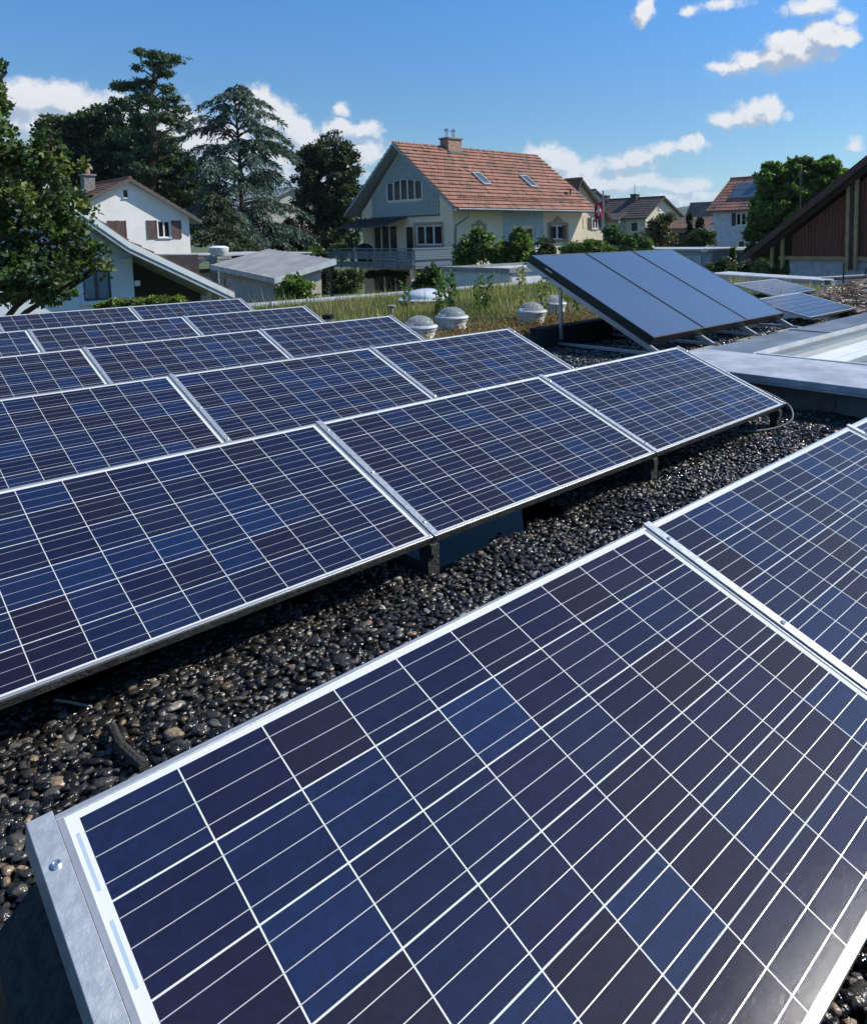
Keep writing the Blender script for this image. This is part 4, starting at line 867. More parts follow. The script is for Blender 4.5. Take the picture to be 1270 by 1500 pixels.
def near_house():
    g = GZ; Yw = 25.68; Yf = 24.68
    r = empty('neighbour_house', (6, Yw, g), 'pale blue white house on the left with long sweeping eaves and a white fascia board', 'house')
    wl = P('pale_blue_render', (.62, .68, .72), .85, 0, .05, 1, .1, 20); fas = P('white_fascia', (.66, .72, .74), .5, 0, .06, 3); grey = P('grey_fascia', (.42, .47, .50), .7)
    # roof line (x, z) in the fascia plane: apex, kink, eave
    rl = [(5.55, 3.45), (7.97, 1.50), (11.15, -.26)]; ll = [(5.55, 3.45), (2.3, 1.6)]
    def rz(x): return np.interp(x, [2.3, 5.55, 7.97, 11.15], [1.6, 3.45, 1.50, -.26])
    b = MB(); hole = (6.95, 7.72, -.30, .62)
    xs = [3.0, hole[0], hole[1], 8.38]
    b.quad((3.0, Yw, g), (hole[0], Yw, g), (hole[0], Yw, rz(hole[0]) - .25), (5.55, Yw, 3.2), (3.0, Yw, rz(3.0) - .25))
    b.quad((hole[0], Yw, g), (hole[1], Yw, g), (hole[1], Yw, hole[2]), (hole[0], Yw, hole[2])); b.quad((hole[0], Yw, hole[3]), (hole[1], Yw, hole[3]), (hole[1], Yw, rz(hole[1]) - .25), (hole[0], Yw, rz(hole[0]) - .25))
    b.quad((hole[1], Yw, g), (8.38, Yw, g), (8.38, Yw, rz(8.38) - .2), (hole[1], Yw, rz(hole[1]) - .25)); b.quad((8.38, Yw, g), (8.38, 34, g), (8.38, 34, rz(8.38) - .2), (8.38, Yw, rz(8.38) - .2))
    b.quad((hole[0], Yw, hole[2]), (hole[0], Yw, hole[3]), (hole[0], Yw + .1, hole[3]), (hole[0], Yw + .1, hole[2])); b.quad((hole[1], Yw, hole[2]), (hole[1], Yw, hole[3]), (hole[1], Yw + .1, hole[3]), (hole[1], Yw + .1, hole[2]))
    b.build('wall', wl, r, recalc=False)
    window(r, 'y', Yw, *hole, 1, 2, .05, .09, mat=P('dark_window_frame', (.05, .055, .06), .5), sill=False, glass=P('pale_reflection_glass', (.22, .28, .33), .12, 0, .15, 1.2, coat=.6))  # pale blue reflection of the pane painted into its glass colour
    s = MB(); s.box(6.85, Yw - .12, -.42, 7.85, Yw - .003, -.33); s.build('sill', P('white_frame', (.7, .7, .7)), r)
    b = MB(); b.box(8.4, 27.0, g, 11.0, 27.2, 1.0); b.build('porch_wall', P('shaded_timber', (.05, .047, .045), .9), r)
    b = MB(); b.box(10.55, 25.3, g, 10.67, 25.42, -.25); b.build('porch_post', P('white_frame', (.7, .7, .7)), r)
    tm = tiles_mat('brown_tiles', (0, 0, 0), (0, 0, 0), (0, 0, 0)); th = .12
    # roof slabs
    b = MB()
    for (p, q) in ((rl[0], rl[1]), (rl[1], rl[2]), (ll[0], ll[1])):
        n = 9
        for i in range(n):
            f0, f1 = i / n, min(1, (i + 1.1) / n); a = np.array(q) + (np.array(p) - q) * f0; c = np.array(q) + (np.array(p) - q) * f1
            b.hexa([(a[0], Yf, a[1]), (a[0], 35, a[1]), (c[0], 35, c[1]), (c[0], Yf, c[1]), (a[0] + (.03 if p[0] < q[0] else -.03), Yf, a[1] + .055), (a[0] + (.03 if p[0] < q[0] else -.03), 35, a[1] + .055), (c[0], 35, c[1] + .015), (c[0], Yf, c[1] + .015)])
    b.build('roof', tm, r)
    b = MB(); sf = P('soffit_grey', (.30, .32, .33), .8)
    for (p, q) in ((rl[0], rl[1]), (rl[1], rl[2]), (ll[0], ll[1])):
        b.hexa([(p[0], Yf + .05, p[1] - th - .1), (q[0], Yf + .05, q[1] - th - .1), (q[0], 35, q[1] - th - .1), (p[0], 35, p[1] - th - .1), (p[0], Yf + .05, p[1] - .004), (q[0], Yf + .05, q[1] - .004), (q[0], 35, q[1] - .004), (p[0], 35, p[1] - .004)])
    b.build('soffit', sf, r)
    for (p, q) in ((rl[0], rl[1]), (rl[1], rl[2]), (ll[0], ll[1])):
        b = MB(); b.hexa([(p[0], Yf - .03, p[1] - .20), (q[0], Yf - .03, q[1] - .20), (q[0], Yf + .046, q[1] - .20), (p[0], Yf + .046, p[1] - .20), (p[0], Yf - .03, p[1] - .006), (q[0], Yf - .03, q[1] - .006), (q[0], Yf + .046, q[1] - .006), (p[0], Yf + .046, p[1] - .006)]); b.build('fascia', fas, r)
        b = MB(); b.hexa([(p[0], Yf + .0, p[1] - .34), (q[0], Yf + .0, q[1] - .34), (q[0], Yf + .04, q[1] - .34), (p[0], Yf + .04, p[1] - .34), (p[0], Yf + .0, p[1] - .203), (q[0], Yf + .0, q[1] - .203), (q[0], Yf + .04, q[1] - .203), (p[0], Yf + .04, p[1] - .203)]); b.build('lower_fascia', grey, r)
    b = MB(); b.lathe((8.48, Yw - .02, .08), [(.07, 0), (.09, .03), (.09, .15), (.05, .18)], 12); b.box(8.39, Yw - .05, .14, 8.45, Yw + .01, .2); b.build('wall_lamp', WHITEF, r)
    b = MB(); b.box(8.05, Yw - .25, .86, 8.3, Yw - .003, .95); b.build('wall_lamp', WHITEF, r)
near_house()

def garage():
    g = GZ; XA, YA = 14.6, 28.2
    r = empty('garage', (XA, YA, g), 'double garage with grey tilted metal roof and pale roller door', 'garage')
    wl = P('tan_render', (.50, .45, .37), .85); 
    zf = lambda x, y: -.05 + (x - 14.43) * .235 + (y - 28.0) * .078
    b = MB(); hole = (28.55, 33.2, g, -.22)
    wall_plane(b, 'x', XA, YA, 33.6, g, -.18, [hole], .12)
    b.quad((XA, YA, -.18), (XA, 33.6, -.18), (XA, 33.6, zf(XA, 33.6) - .06), (XA, YA, zf(XA, YA) - .06))
    b.quad((XA, YA, g), (16.5, YA, g), (16.5, YA, zf(16.5, YA) - .06), (XA, YA, zf(XA, YA) - .06)); b.quad((16.5, YA, g), (16.5, 33.6, g), (16.5, 33.6, zf(16.5, 33.6) - .06), (16.5, YA, zf(16.5, YA) - .06))
    b.build('wall', wl, r, recalc=False)
    d = MB(); z = g
    while z < -.3: d.box(XA + .08, 28.56, z, XA + .12, 33.19, min(z + .115, -.225)); z += .12
    d.build('roller_door', P('door_blue_grey', (.50, .53, .56), .6), r)
    b = MB(); b.box(XA - .03, 28.2, g, XA - .002, 28.5, -.2); b.build('door_post', P('tan_trim', (.52, .42, .32), .8), r)
    rm = P('ribbed_roof', (.42, .41, .40), .5, .2, .12, 1.2, .1, 30, col2=(.32, .32, .32)); x0, x1, y0, y1 = 14.3, 17.05, 27.9, 33.7
    b = MB(); b.hexa([(x0, y0, zf(x0, y0) - .02), (x1, y0, zf(x1, y0) - .02), (x1, y1, zf(x1, y1) - .02), (x0, y1, zf(x0, y1) - .02), (x0, y0, zf(x0, y0) + .04), (x1, y0, zf(x1, y0) + .04), (x1, y1, zf(x1, y1) + .04), (x0, y1, zf(x0, y1) + .04)]); b.build('roof', rm, r)
    b = MB()
    for i in range(6):
        y = y0 + .1 + i * 1.0; b.hexa([(x0, y, zf(x0, y) + .041), (x1, y, zf(x1, y) + .041), (x1, y + .06, zf(x1, y) + .041), (x0, y + .06, zf(x0, y) + .041), (x0, y, zf(x0, y) + .09), (x1, y, zf(x1, y) + .09), (x1, y + .06, zf(x1, y) + .09), (x0, y + .06, zf(x0, y) + .09)])
    b.build('roof_seam', rm, r)
    tr = P('light_fascia', (.55, .60, .62), .5)
    b = MB(); b.hexa([(x0 - .05, y0 - .05, zf(x0, y0) - .16), (x0, y0 - .05, zf(x0, y0) - .16), (x0, y1, zf(x0, y1) - .16), (x0 - .05, y1, zf(x0, y1) - .16), (x0 - .05, y0 - .05, zf(x0, y0) + .06), (x0, y0 - .05, zf(x0, y0) + .06), (x0, y1, zf(x0, y1) + .06), (x0 - .05, y1, zf(x0, y1) + .06)]); b.build('fascia', tr, r)
    b = MB(); b.hexa([(x0 + .002, y0 - .05, zf(x0, y0) - .16), (x1, y0 - .05, zf(x1, y0) - .16), (x1, y0 - .002, zf(x1, y0) - .16), (x0 + .002, y0 - .002, zf(x0, y0) - .16), (x0 + .002, y0 - .05, zf(x0, y0) + .06), (x1, y0 - .05, zf(x1, y0) + .06), (x1, y0 - .002, zf(x1, y0) + .06), (x0 + .002, y0 - .002, zf(x0, y0) + .06)]); b.build('fascia', tr, r)
    b = MB(); b.tube([(x0 + .1, y0 - .08, -.3), (x0 + .35, y0 + .1, -.75)], .03, 6); b.lathe((x0 + .55, y0 + .15, -.95), [(.03, 0), (.12, .03), (.12, .2), (.03, .24)], 10); b.build('wall_lamp', WHITEF, r)
garage()
def low_house():
    g = GZ; r = empty('low_brown_roofed_house', (15, 37, g), 'low house with brown tiled lean-to roof and broad stone chimney behind the garage', 'house')
    b = MB(); b.box(13.2, 37.6, g, 20.4, 43, -.1); b.build('wall', P('tan_render', (.5, .45, .37)), r)
    tm = P('red_brown_tiles', (.27, .14, .10), .85, 0, .25, 2.5, .3, 12); b = MB()
    for i in range(5):
        f0, f1 = i / 5, min(1, (i + 1.1) / 5); x0, z0 = 13.0 + 2.3 * f0, -.35 + 1.05 * f0; x1, z1 = 13.0 + 2.3 * f1, -.35 + 1.05 * f1
        b.hexa([(x0, 36.3, z0), (x0, 43.2, z0), (x1, 43.2, z1), (x1, 36.3, z1), (x0, 36.3, z0 + .16), (x0, 43.2, z0 + .16), (x1, 43.2, z1 + .03), (x1, 36.3, z1 + .03)])
    b.box(15.3, 36.6, .5, 20.6, 43.2, .72); b.build('roof', tm, r)
    b = MB(); b.box(15.25, 36.1, .735, 20.7, 43.4, .80); b.build('roof_edge', P('light_flashing', (.62, .64, .66)), r)
    b = MB(); b.hexa([(13.0, 36.2, -.42), (15.3, 36.2, .6), (15.3, 36.26, .6), (13.0, 36.26, -.42), (13.0, 36.2, -.28), (15.3, 36.2, .74), (15.3, 36.26, .74), (13.0, 36.26, -.28)]); b.build('fascia', P('white_fascia', (.6, .7, .7)), r)
    c = MB()
    for i in range(16): c.box(15.2 + .01 * (i % 2), 35.1 + .01 * (i % 3), g + 1.5 + i * .14, 15.9 - .01 * (i % 2), 36.02 - .012 * (i % 2), g + 1.5 + i * .14 + .128)
    c.box(15.23, 35.14, g, 15.87, 35.98, .5); cc = c.build('chimney', P('grey_stone', (.34, .33, .31), .9, 0, .2, 4, .5, 20), r)
    b = MB(); b.lathe((15.5, 35.55, .80), [(.34, 0), (.42, .12), (.46, .34), (.30, .42), (.05, .43)], 24); b.tube([(15.5, 35.55, .45), (15.5, 35.55, .82)], .2, 12); b.build('chimney_cowl', P('white_cowl', (.78, .79, .78), .4), cc, smooth=True)
low_house()
def white_block():
    r = empty('flat_roofed_annex', (16.6, 17.05, GZ), 'small white flat roofed block with grey roof edge just beyond the meadow', 'building')
    w = P('annex_render', (.74, .74, .73), .8, 0, .1, 1.5, .1, 20); x0, x1, y0, y1 = 16.6, 20.6, 17.05, 20.3
    b = MB(); b.box(x0, y0, GZ, x1, y1, .30); b.build('wall', w, r)
    t = P('annex_trim', (.30, .31, .31), .5, .3); b = MB(); k = .08
    for q in ((x0 - k, y0 - k, x1 + k, y0 + .12), (x0 - k, y1 - .12, x1 + k, y1 + k), (x0 - k, y0 + .123, x0 + .12, y1 - .123), (x1 - .12, y0 + .123, x1 + k, y1 - .123)): b.box(q[0], q[1], .303, q[2], q[3], .45)
    b.build('roof_edge', t, r); b = MB(); b.box(x0 + .125, y0 + .125, .303, x1 - .125, y1 - .125, .36); b.build('roof', P('pale_membrane', (.5, .52, .53), .6), r)
    b = MB(); b.box(x0 - .02, y0 - .025, GZ, x0 + .09, y0 - .003, .30); b.build('corner_trim', t, r)
white_block()

def barn():
    g = GZ; X = 34.7; r = empty('timber_barn', (X, 13, g), 'dark red brown timber barn with sloping roof, tan beams and white plinth on the right', 'barn')
    red = P('barn_boards', (.25, .085, .05), .85, 0, .3, 2, .5, 20, stretch=(1, 9, .6), col2=(.14, .062, .045)); tan = P('tan_beam', (.50, .34, .16), .75, 0, .15, 5); dk = P('barn_roof', (.12, .075, .065), .8, 0, .2, 3)
    wt = P('plinth', (.55, .56, .57), .85); sl = (4.29 - .36) / (17.98 - 12.71); ye, zev = 17.98, .36; yr = 8.5; zr = zev + sl * (ye - yr)
    rz = lambda y: zev + sl * (ye - y) if y > yr else zev + sl * (ye - (2 * yr - y))
    b = MB(); b.box(X + .03, .6, g, X + 12, 16.28, .10); b.build('plinth_wall', wt, r)
    b = MB(); y = .8
    while y < 16.1:
        y2 = min(y + .16, 16.15); o = .0 if int(y * 10) % 2 else .015; zt0, zt1 = rz(y) - .45, rz(y2) - .45
        b.hexa([(X + o, y, .29), (X + .1, y, .29), (X + .1, y2 - .015, .29), (X + o, y2 - .015, .29), (X + o, y, zt0), (X + .1, y, zt0), (X + .1, y2 - .015, zt1), (X + o, y2 - .015, zt1)]); y += .16
    b.build('boarding', red, r)
    b = MB(); b.box(X + .105, .8, .2, X + 12, 16.1, .28); b.prism([(X + .105, 1.0, .29), (X + .105, 16.0, .29), (X + .105, 16.0, rz(16.0) - .55), (X + .105, yr, zr - .55), (X + .105, 1, rz(1.) - .55)], (11.8, 0, 0)); b.build('core_wall', dk, r)
    b = MB(); b.box(X - .18, .6, .105, X + .02, 16.75, .285); b.build('beam', tan, r)
    for y, z1 in ((13.32, rz(13.3) - .35), (12.95, rz(12.95) - .35)):
        b = MB(); b.box(X - .32, y, -.36, X - .185, y + .16, z1); b.build('post', tan, r)
    b = MB(); b.box(X - .3, 13.14, -.28, X - .2, 13.3, rz(13.2) - .35); b.build('post', P('dark_beam', (.07, .05, .04), .8), r)
    for y in (16.42, 16.95):
        b = MB(); b.box(X - .32, y, g, X - .185, y + .16, rz(y) - .35); b.build('post', tan, r)
    for s_ in (1, -1):
        ya, yb = (ye, yr) if s_ == 1 else (2 * yr - ye, yr)
        b = MB(); b.hexa([(X - 1.1, ya, zev - .16), (X + 12.5, ya, zev - .16), (X + 12.5, yb, zr - .16), (X - 1.1, yb, zr - .16), (X - 1.1, ya, zev + .06), (X + 12.5, ya, zev + .06), (X + 12.5, yb, zr + .06), (X - 1.1, yb, zr + .06)]); b.build('roof', dk, r)
        b = MB(); b.hexa([(X - .6, ya, zev - .40), (X - .45, ya, zev - .40), (X - .45, yb, zr - .40), (X - .6, yb, zr - .40), (X - .6, ya, zev - .165), (X - .45, ya, zev - .165), (X - .45, yb, zr - .165), (X - .6, yb, zr - .165)]); b.build('rafter', P('dark_beam', (.07, .05, .04), .8), r)
    b = MB(); b.hexa([(X - 1.14, ye + .03, zev - .26), (X - 1.102, ye + .03, zev - .26), (X - 1.102, yr, zr - .26), (X - 1.14, yr, zr - .26), (X - 1.14, ye + .03, zev + .09), (X - 1.102, ye + .03, zev + .09), (X - 1.102, yr, zr + .09), (X - 1.14, yr, zr + .09)]); b.build('barge_board', P('red_barge', (.12, .055, .045), .8), r)
barn()

def simple_house(name, lab, ax, l0, l1, t0, t1, zg, tr, zr, ov_l, ov_t, wmat, tmat, courses, wins=(), chims=(), bmat=None, th=.14):
    """small gable house; ridge along ax; t_eaves found from the wall height zg"""
    H = House(ax); g = GZ; r = empty(name, (*H.w(l0, t0, g)[:2], g), lab, 'house')
    b = MB(); P_ = lambda l, t, z: H.w(l, t, z)
    b.quad(P_(l0, t0, g), P_(l0, t1, g), P_(l0, t1, zg), P_(l0, tr, zr - .15), P_(l0, t0, zg)); b.quad(P_(l1, t0, g), P_(l1, t1, g), P_(l1, t1, zg), P_(l1, tr, zr - .15), P_(l1, t0, zg))
    b.quad(P_(l0, t0, g), P_(l1, t0, g), P_(l1, t0, zg), P_(l0, t0, zg)); b.quad(P_(l0, t1, g), P_(l1, t1, g), P_(l1, t1, zg), P_(l0, t1, zg)); b.build('wall', wmat, r, recalc=False)
    s1, s2 = (zr - zg) / (tr - t0), (zr - zg) / (t1 - tr)
    gable_roof(r, H, l0 - ov_l, l1 + ov_l, tr, zr, [(t0 - ov_t, zg - s1 * ov_t + .08), (t1 + ov_t, zg - s2 * ov_t + .08)], courses, tmat, bmat, th, soffit=P('soffit_dark', (.14, .12, .11), .8), lift=.045)
    for w in wins: window(r, w[0], w[1], *w[2:6], w[6], w[7], .07, -.02, sill=True, mat=w[8] if len(w) > 8 else None)
    for c in chims: chimney(r, *c)
    return r
CREAMY = P('cream_wall2', (.70, .66, .52), .85); WHT = P('white_wall2', (.68, .69, .70), .85); BRS = P('brown_shutters', (.13, .085, .07))
DKT = tiles_mat('dark_tiles', (.085, .065, .060), (.11, .085, .075), (.06, .05, .05), .4, .3, 'y')
def far_houses():
    # white house, the blue of its shade painted into the wall colour
    X = 55.1
    r = simple_house('blue_shaded_house', 'white house in painted blue shade, with red tiles and roof collectors left of the big right tree', 'y', 22.5, 32.45, X, X + 7.0, 3.5, X + 3.5, 6.0, .4, .5, P('shade_tinted_white_wall', (.60, .68, .78), .85), tiles_mat('red_tiles_y', (.36, .15, .10), (.44, .20, .13), (.20, .10, .08), .3, .25, 'y'), 11,
        [('x', X, 29.0, 30.35, 2.0, 2.98, 1, 3), ('x', X, 29.55, 30.15, -.7, .8, 1, 1)], [(X + 2.9, X + 3.6, 28.8, 29.4, 5.5, 6.35, P('dark_chimney', (.10, .08, .08), .8), 0)])
    b = MB(); b.box(X - .06, 30.36, 1.98, X - .01, 30.75, 3.0); b.build('shutter', P('dark_shutter', (.05, .05, .06)), r)
    pv = P('roof_collector', (.10, .13, .17), .2, 0, coat=1)
    sl = 2.5 / 3.5
    for i in range(2):
        for j in range(2):
            y1 = 31.5 - i * 2.55 - j * .0; x0 = X + .75 + j * .95; f = lambda x: 3.5 + (x - X) * sl + .16
            b = MB(); b.hexa([(x0, y1 - 2.4, f(x0)), (x0 + .85, y1 - 2.4, f(x0 + .85)), (x0 + .85, y1, f(x0 + .85)), (x0, y1, f(x0)), (x0, y1 - 2.4, f(x0) + .08), (x0 + .85, y1 - 2.4, f(x0 + .85) + .08), (x0 + .85, y1, f(x0 + .85) + .08), (x0, y1, f(x0) + .08)]); b.build('roof_panel', pv, r)
    # dark roofed house with cream gable
    r = simple_house('dark_roofed_house', 'cream house with dark brown roof and sunlit gable beyond the flag', 'y', 50, 60.5, 70.3, 77.3, 3.5, 73.4, 5.65, .5, .5, CREAMY, DKT, 9,
        [('y', 50, 72.75, 73.2, 4.2, 4.8, 1, 1), ('y', 50, 75.2, 75.9, 2.4, 3.1, 1, 1), ('x', 70.3, 51.0, 52.0, 1.7, 2.8, 1, 1), ('x', 70.3, 54.3, 55.2, 1.8, 2.7, 1, 2)],
        [(72.9, 73.6, 53.2, 54.0, 5.2, 6.05, P('dark_chimney', (.10, .08, .08)), 0), (72.9, 73.6, 57.6, 58.4, 5.2, 6.1, P('dark_chimney', (.1, .08, .08)), 0)])
    b = MB(); b.tube([(73.2, 53.6, 6.0), (73.2, 53.6, 7.2)], .04, 5); b.build('aerial', BLACK, r)
    b = MB(); b.tube([(73.2, 62.5, 3.0), (73.2, 62.5, 7.2)], .06, 5); b.build('aerial', BLACK, r)
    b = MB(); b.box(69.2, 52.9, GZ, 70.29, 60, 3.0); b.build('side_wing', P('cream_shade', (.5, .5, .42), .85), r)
    b = MB(); b.hexa([(68.7, 52.6, 2.95), (68.7, 60.3, 2.95), (70.28, 60.3, 3.75), (70.28, 52.6, 3.75), (68.7, 52.6, 3.1), (68.7, 60.3, 3.1), (70.28, 60.3, 3.9), (70.28, 52.6, 3.9)]); b.build('wing_roof', DKT, r)
    # its garage with brown roof
    r = empty('outbuilding', (72, 46, GZ), 'low outbuilding with brown roof and dark doorway in front of the dark roofed house', 'outbuilding')
    b = MB(); b.box(72, 43.4, GZ, 77, 48, 1.9); b.build('wall', P('olive_wall', (.30, .31, .25), .85), r)
    b = MB(); b.hexa([(71.5, 43.2, 1.85), (71.5, 48.4, 1.85), (74.5, 48.4, 3.1), (74.5, 43.2, 3.1), (71.5, 43.2, 2.0), (71.5, 48.4, 2.0), (74.5, 48.4, 3.25), (74.5, 43.2, 3.25)]); b.build('roof', tiles_mat('brown_tiles', (0, 0, 0), (0, 0, 0), (0, 0, 0)), r)
    b = MB(); b.box(71.93, 45.3, -.6, 71.99, 46.8, 1.5); b.build('doorway', BLACK, r)
    # small white gable house
    simple_house('grey_roofed_house', 'white house with steep grey roof and blank gable beyond the two cypresses', 'y', 44, 54.4, 85.6, 93, 3.1, 87.2, 5.35, .4, .4, WHT, P('grey_tiles', (.16, .155, .15), .85, 0, .15, 1), 8)
    # cream house behind the big one
    r = simple_house('cream_house', 'small cream house with brown shutters showing past the right end of the big house', 'y', 39.5, 46, 44.9, 49.65, 3.05, 46.3, 5.9, .5, .55, P('cream_wall3', (.72, .64, .46), .85), DKT, 8,
        [('y', 39.5, 48.0, 48.75, 1.95, 2.8, 1, 2)])
    shutter(r, 'y', 39.5, 47.55, 47.95, 1.9, 2.85, 1, BRS); shutter(r, 'y', 39.5, 48.8, 49.2, 1.9, 2.85, 1, BRS); shutter(r, 'y', 39.5, 46.55, 46.85, 1.9, 2.85, 1, BRS)
    # a gable peeping over
    simple_house('grey_gable_house', 'grey white gable peeping over the roofs left of the flag', 'y', 57.5, 66, 68.0, 73.2, 5.2, 70.45, 6.75, .3, .4, P('grey_white', (.55, .56, .56), .85), DKT, 6, [('y', 57.5, 70.1, 70.5, 5.3, 5.6, 1, 1)])
    # flat garages behind the collectors
    r = empty('flat_roofed_garage', (40.6, 26, GZ), 'flat roofed blue grey garage block with pale door behind the collectors', 'garage')
    b = MB(); b.box(40.6, 23.9, GZ, 46, 34, .35); b.build('wall', P('blue_grey_wall', (.34, .40, .45), .8), r)
    b = MB(); b.box(40.4, 23.7, .353, 46.2, 34.2, .48); b.build('roof_edge', P('grey_edge', (.42, .45, .48), .5), r)
    b = MB(); b.box(40.54, 24.7, GZ, 40.59, 25.9, .05); b.build('door', P('grey_green_door', (.5, .55, .52), .7), r)
    b = MB(); b.lathe((40.35, 24.3, .25), [(.05, 0), (.22, .06), (.22, .22), (.05, .26)], 12); b.build('wall_lamp', WHITEF, r)
    b = MB(); b.tube([(40.5, 23.85, GZ), (40.5, 23.85, .4)], .06, 6); b.build('downpipe', P('zinc', (.3, .33, .35)), r)
    r = empty('shed', (44, 21, GZ), 'lower blue grey shed right of the flat roofed garage', 'shed')
    b = MB(); b.box(44, 19.8, GZ, 48, 24.6, .12); b.build('wall', P('blue_grey_wall', (.3, .4, .4)), r); b = MB(); b.box(43.8, 19.6, .123, 48.2, 24.7, .25); b.build('roof_edge', P('grey_edge', (.4, .4, .4)), r)
    # house seen between the trees at left
    r = simple_house('pale_roofed_house', 'pale roofed house glimpsed between the cedar and the dark round tree', 'y', 86, 98, 42.5, 52, 5.5, 47.5, 7.8, .5, .5, P('sandy_wall', (.5, .47, .42), .85), P('pale_grey_tiles', (.36, .38, .40), .7, 0, .1, 1), 8)
far_houses()
def flag():
    p = at(884, 352, 50); x, y = p[0], p[1]; r = empty('flagpole', (x, y, GZ), 'slim grey flagpole in front of the cream house', 'flagpole')
    b = MB(); b.tube([(x, y, GZ), (x, y, 4.2)], .05, 8); b.build('pole', P('pole_grey', (.35, .36, .37), .4, .5), r, smooth=True)
    b = MB(); b.lathe((x, y, 4.2), [(.02, 0), (.08, .05), (.08, .1), (.02, .16)], 8); b.build('finial', STEEL, r)
    rm = P('flag_red', (.62, .025, .035), .7); wm = P('flag_white', (.8, .8, .8), .7)
    fr = empty('flag', (x, y, 3.6), 'red flag with white cross hanging limp from the pole', 'flag')
    nu, nv = 22, 22; Rr = CR.copy(); Rr[2] = 0; Rr /= np.linalg.norm(Rr); Ff = CF.copy(); Ff[2] = 0; Ff /= np.linalg.norm(Ff); vs = []
    for j in range(nv + 1):
        for i in range(nu + 1):
            u, v = i / nu, j / nv                          # u from pole outwards, v from the top down
            q = -Rr * (.06 + .52 * u) + Ff * (.10 * math.sin(u * 9 + v * 2)) ; z = 3.72 - 1.05 * v - .38 * u - .05 * math.sin(u * 7)
            vs.append((x + q[0], y + q[1], z))
    b = MB(); k0 = [(j * (nu + 1) + i) for j in range(nv) for i in range(nu)]
    b.add(vs, [(k, k + 1, k + nu + 2, k + nu + 1) for k in k0]); 
    def cross(i, j): u, v = (i + .5) / nu, (j + .5) / nv; return (abs(u - .5) < .10 and abs(v - .5) < .31) or (abs(v - .5) < .10 and abs(u - .5) < .31)
    b.mi = [1 if cross(i, j) else 0 for j in range(nv) for i in range(nu)]
    b.build('cloth', [rm, wm], fr, smooth=True, recalc=False)
flag()

# ------------------------------------------------------------------ vegetation
def leaves_on(name, blobs, n, size, pal, parent, mat=LEAF, shell=.55, sub=26, subr=.28, tv=LEAFV, tf=LEAFF, bias=None):
    """blobs: (centre, (rx,ry,rz)); leaves gather in clumps near the blob surfaces"""
    vol = np.array([b[1][0] * b[1][1] * b[1][2] for b in blobs]) ** .67; vol /= vol.sum(); P_ = []; C_ = []
    pal = np.array(pal)
    for (c, r), v in zip(blobs, vol):
        m = max(30, int(n * v)); d = rng.normal(size=(sub, 3)); d /= np.linalg.norm(d, axis=1)[:, None]
        q = rng.uniform(shell, 1.0, (sub, 1)); cc = d * q; sr = subr * rng.uniform(.6, 1.3, sub)
        tone = pal[rng.choice(len(pal), sub)] * np.exp(rng.normal(0, .16, (sub, 1)))
        k = rng.integers(0, sub, m); o = rng.normal(size=(m, 3)); o /= np.linalg.norm(o, axis=1)[:, None]; o *= (rng.random((m, 1)) ** .45) * sr[k][:, None]
        P_.append((cc[k] + o) * np.array(r) + np.array(c)); C_.append(tone[k] * np.exp(rng.normal(0, .22, (m, 1))))
    P_ = np.concatenate(P_); C_ = np.clip(np.concatenate(C_), .003, .6); m = len(P_)
    return scatter(name, tv, tf, P_, rand_rot(m), rng.uniform(.65, 1.35, m) * size, C_, mat, parent)
def tree(name, lab, base, trunk_h, tr, blobs, n, size, pal, group=None, bark=BARK, cat='tree', **k):
    base = np.array(base, float); r = empty(name, base, lab, cat, group); b = MB(); top = base + (0, 0, trunk_h)
    mid = (base + top) / 2 + rng.normal(0, .04, 3) * trunk_h; b.tube([base, mid, top], [tr, tr * .8, tr * .5], 10)
    for c, rr in blobs:
        c = np.array(c); s = top if rng.random() < .5 else mid
        b.tube([s, (s + c) / 2 + (0, 0, .1 * abs(c[2] - s[2])), c], [tr * .42, tr * .28, tr * .1], 6)
        for _ in range(4):
            e = c + rng.normal(0, .5, 3) * np.array(rr); b.tube([(s + c) / 2 * .4 + c * .6, e], [tr * .16, tr * .05], 5)
    b.build('trunk', bark, r); leaves_on('crown', blobs, n, size, pal, r, **k); return r
def pb(px, py, rx, ry, D, depth=1.0):
    """ellipsoid blob seen at a pixel with pixel radii, D metres away"""
    s = D / FOC; return (at(px, py, D), (rx * s * 1.0, rx * s * depth, ry * s))
GREEN = [(.070, .115, .026), (.095, .15, .034), (.050, .09, .024)]; DARKG = [(.040, .070, .026), (.060, .10, .033), (.028, .052, .022)]
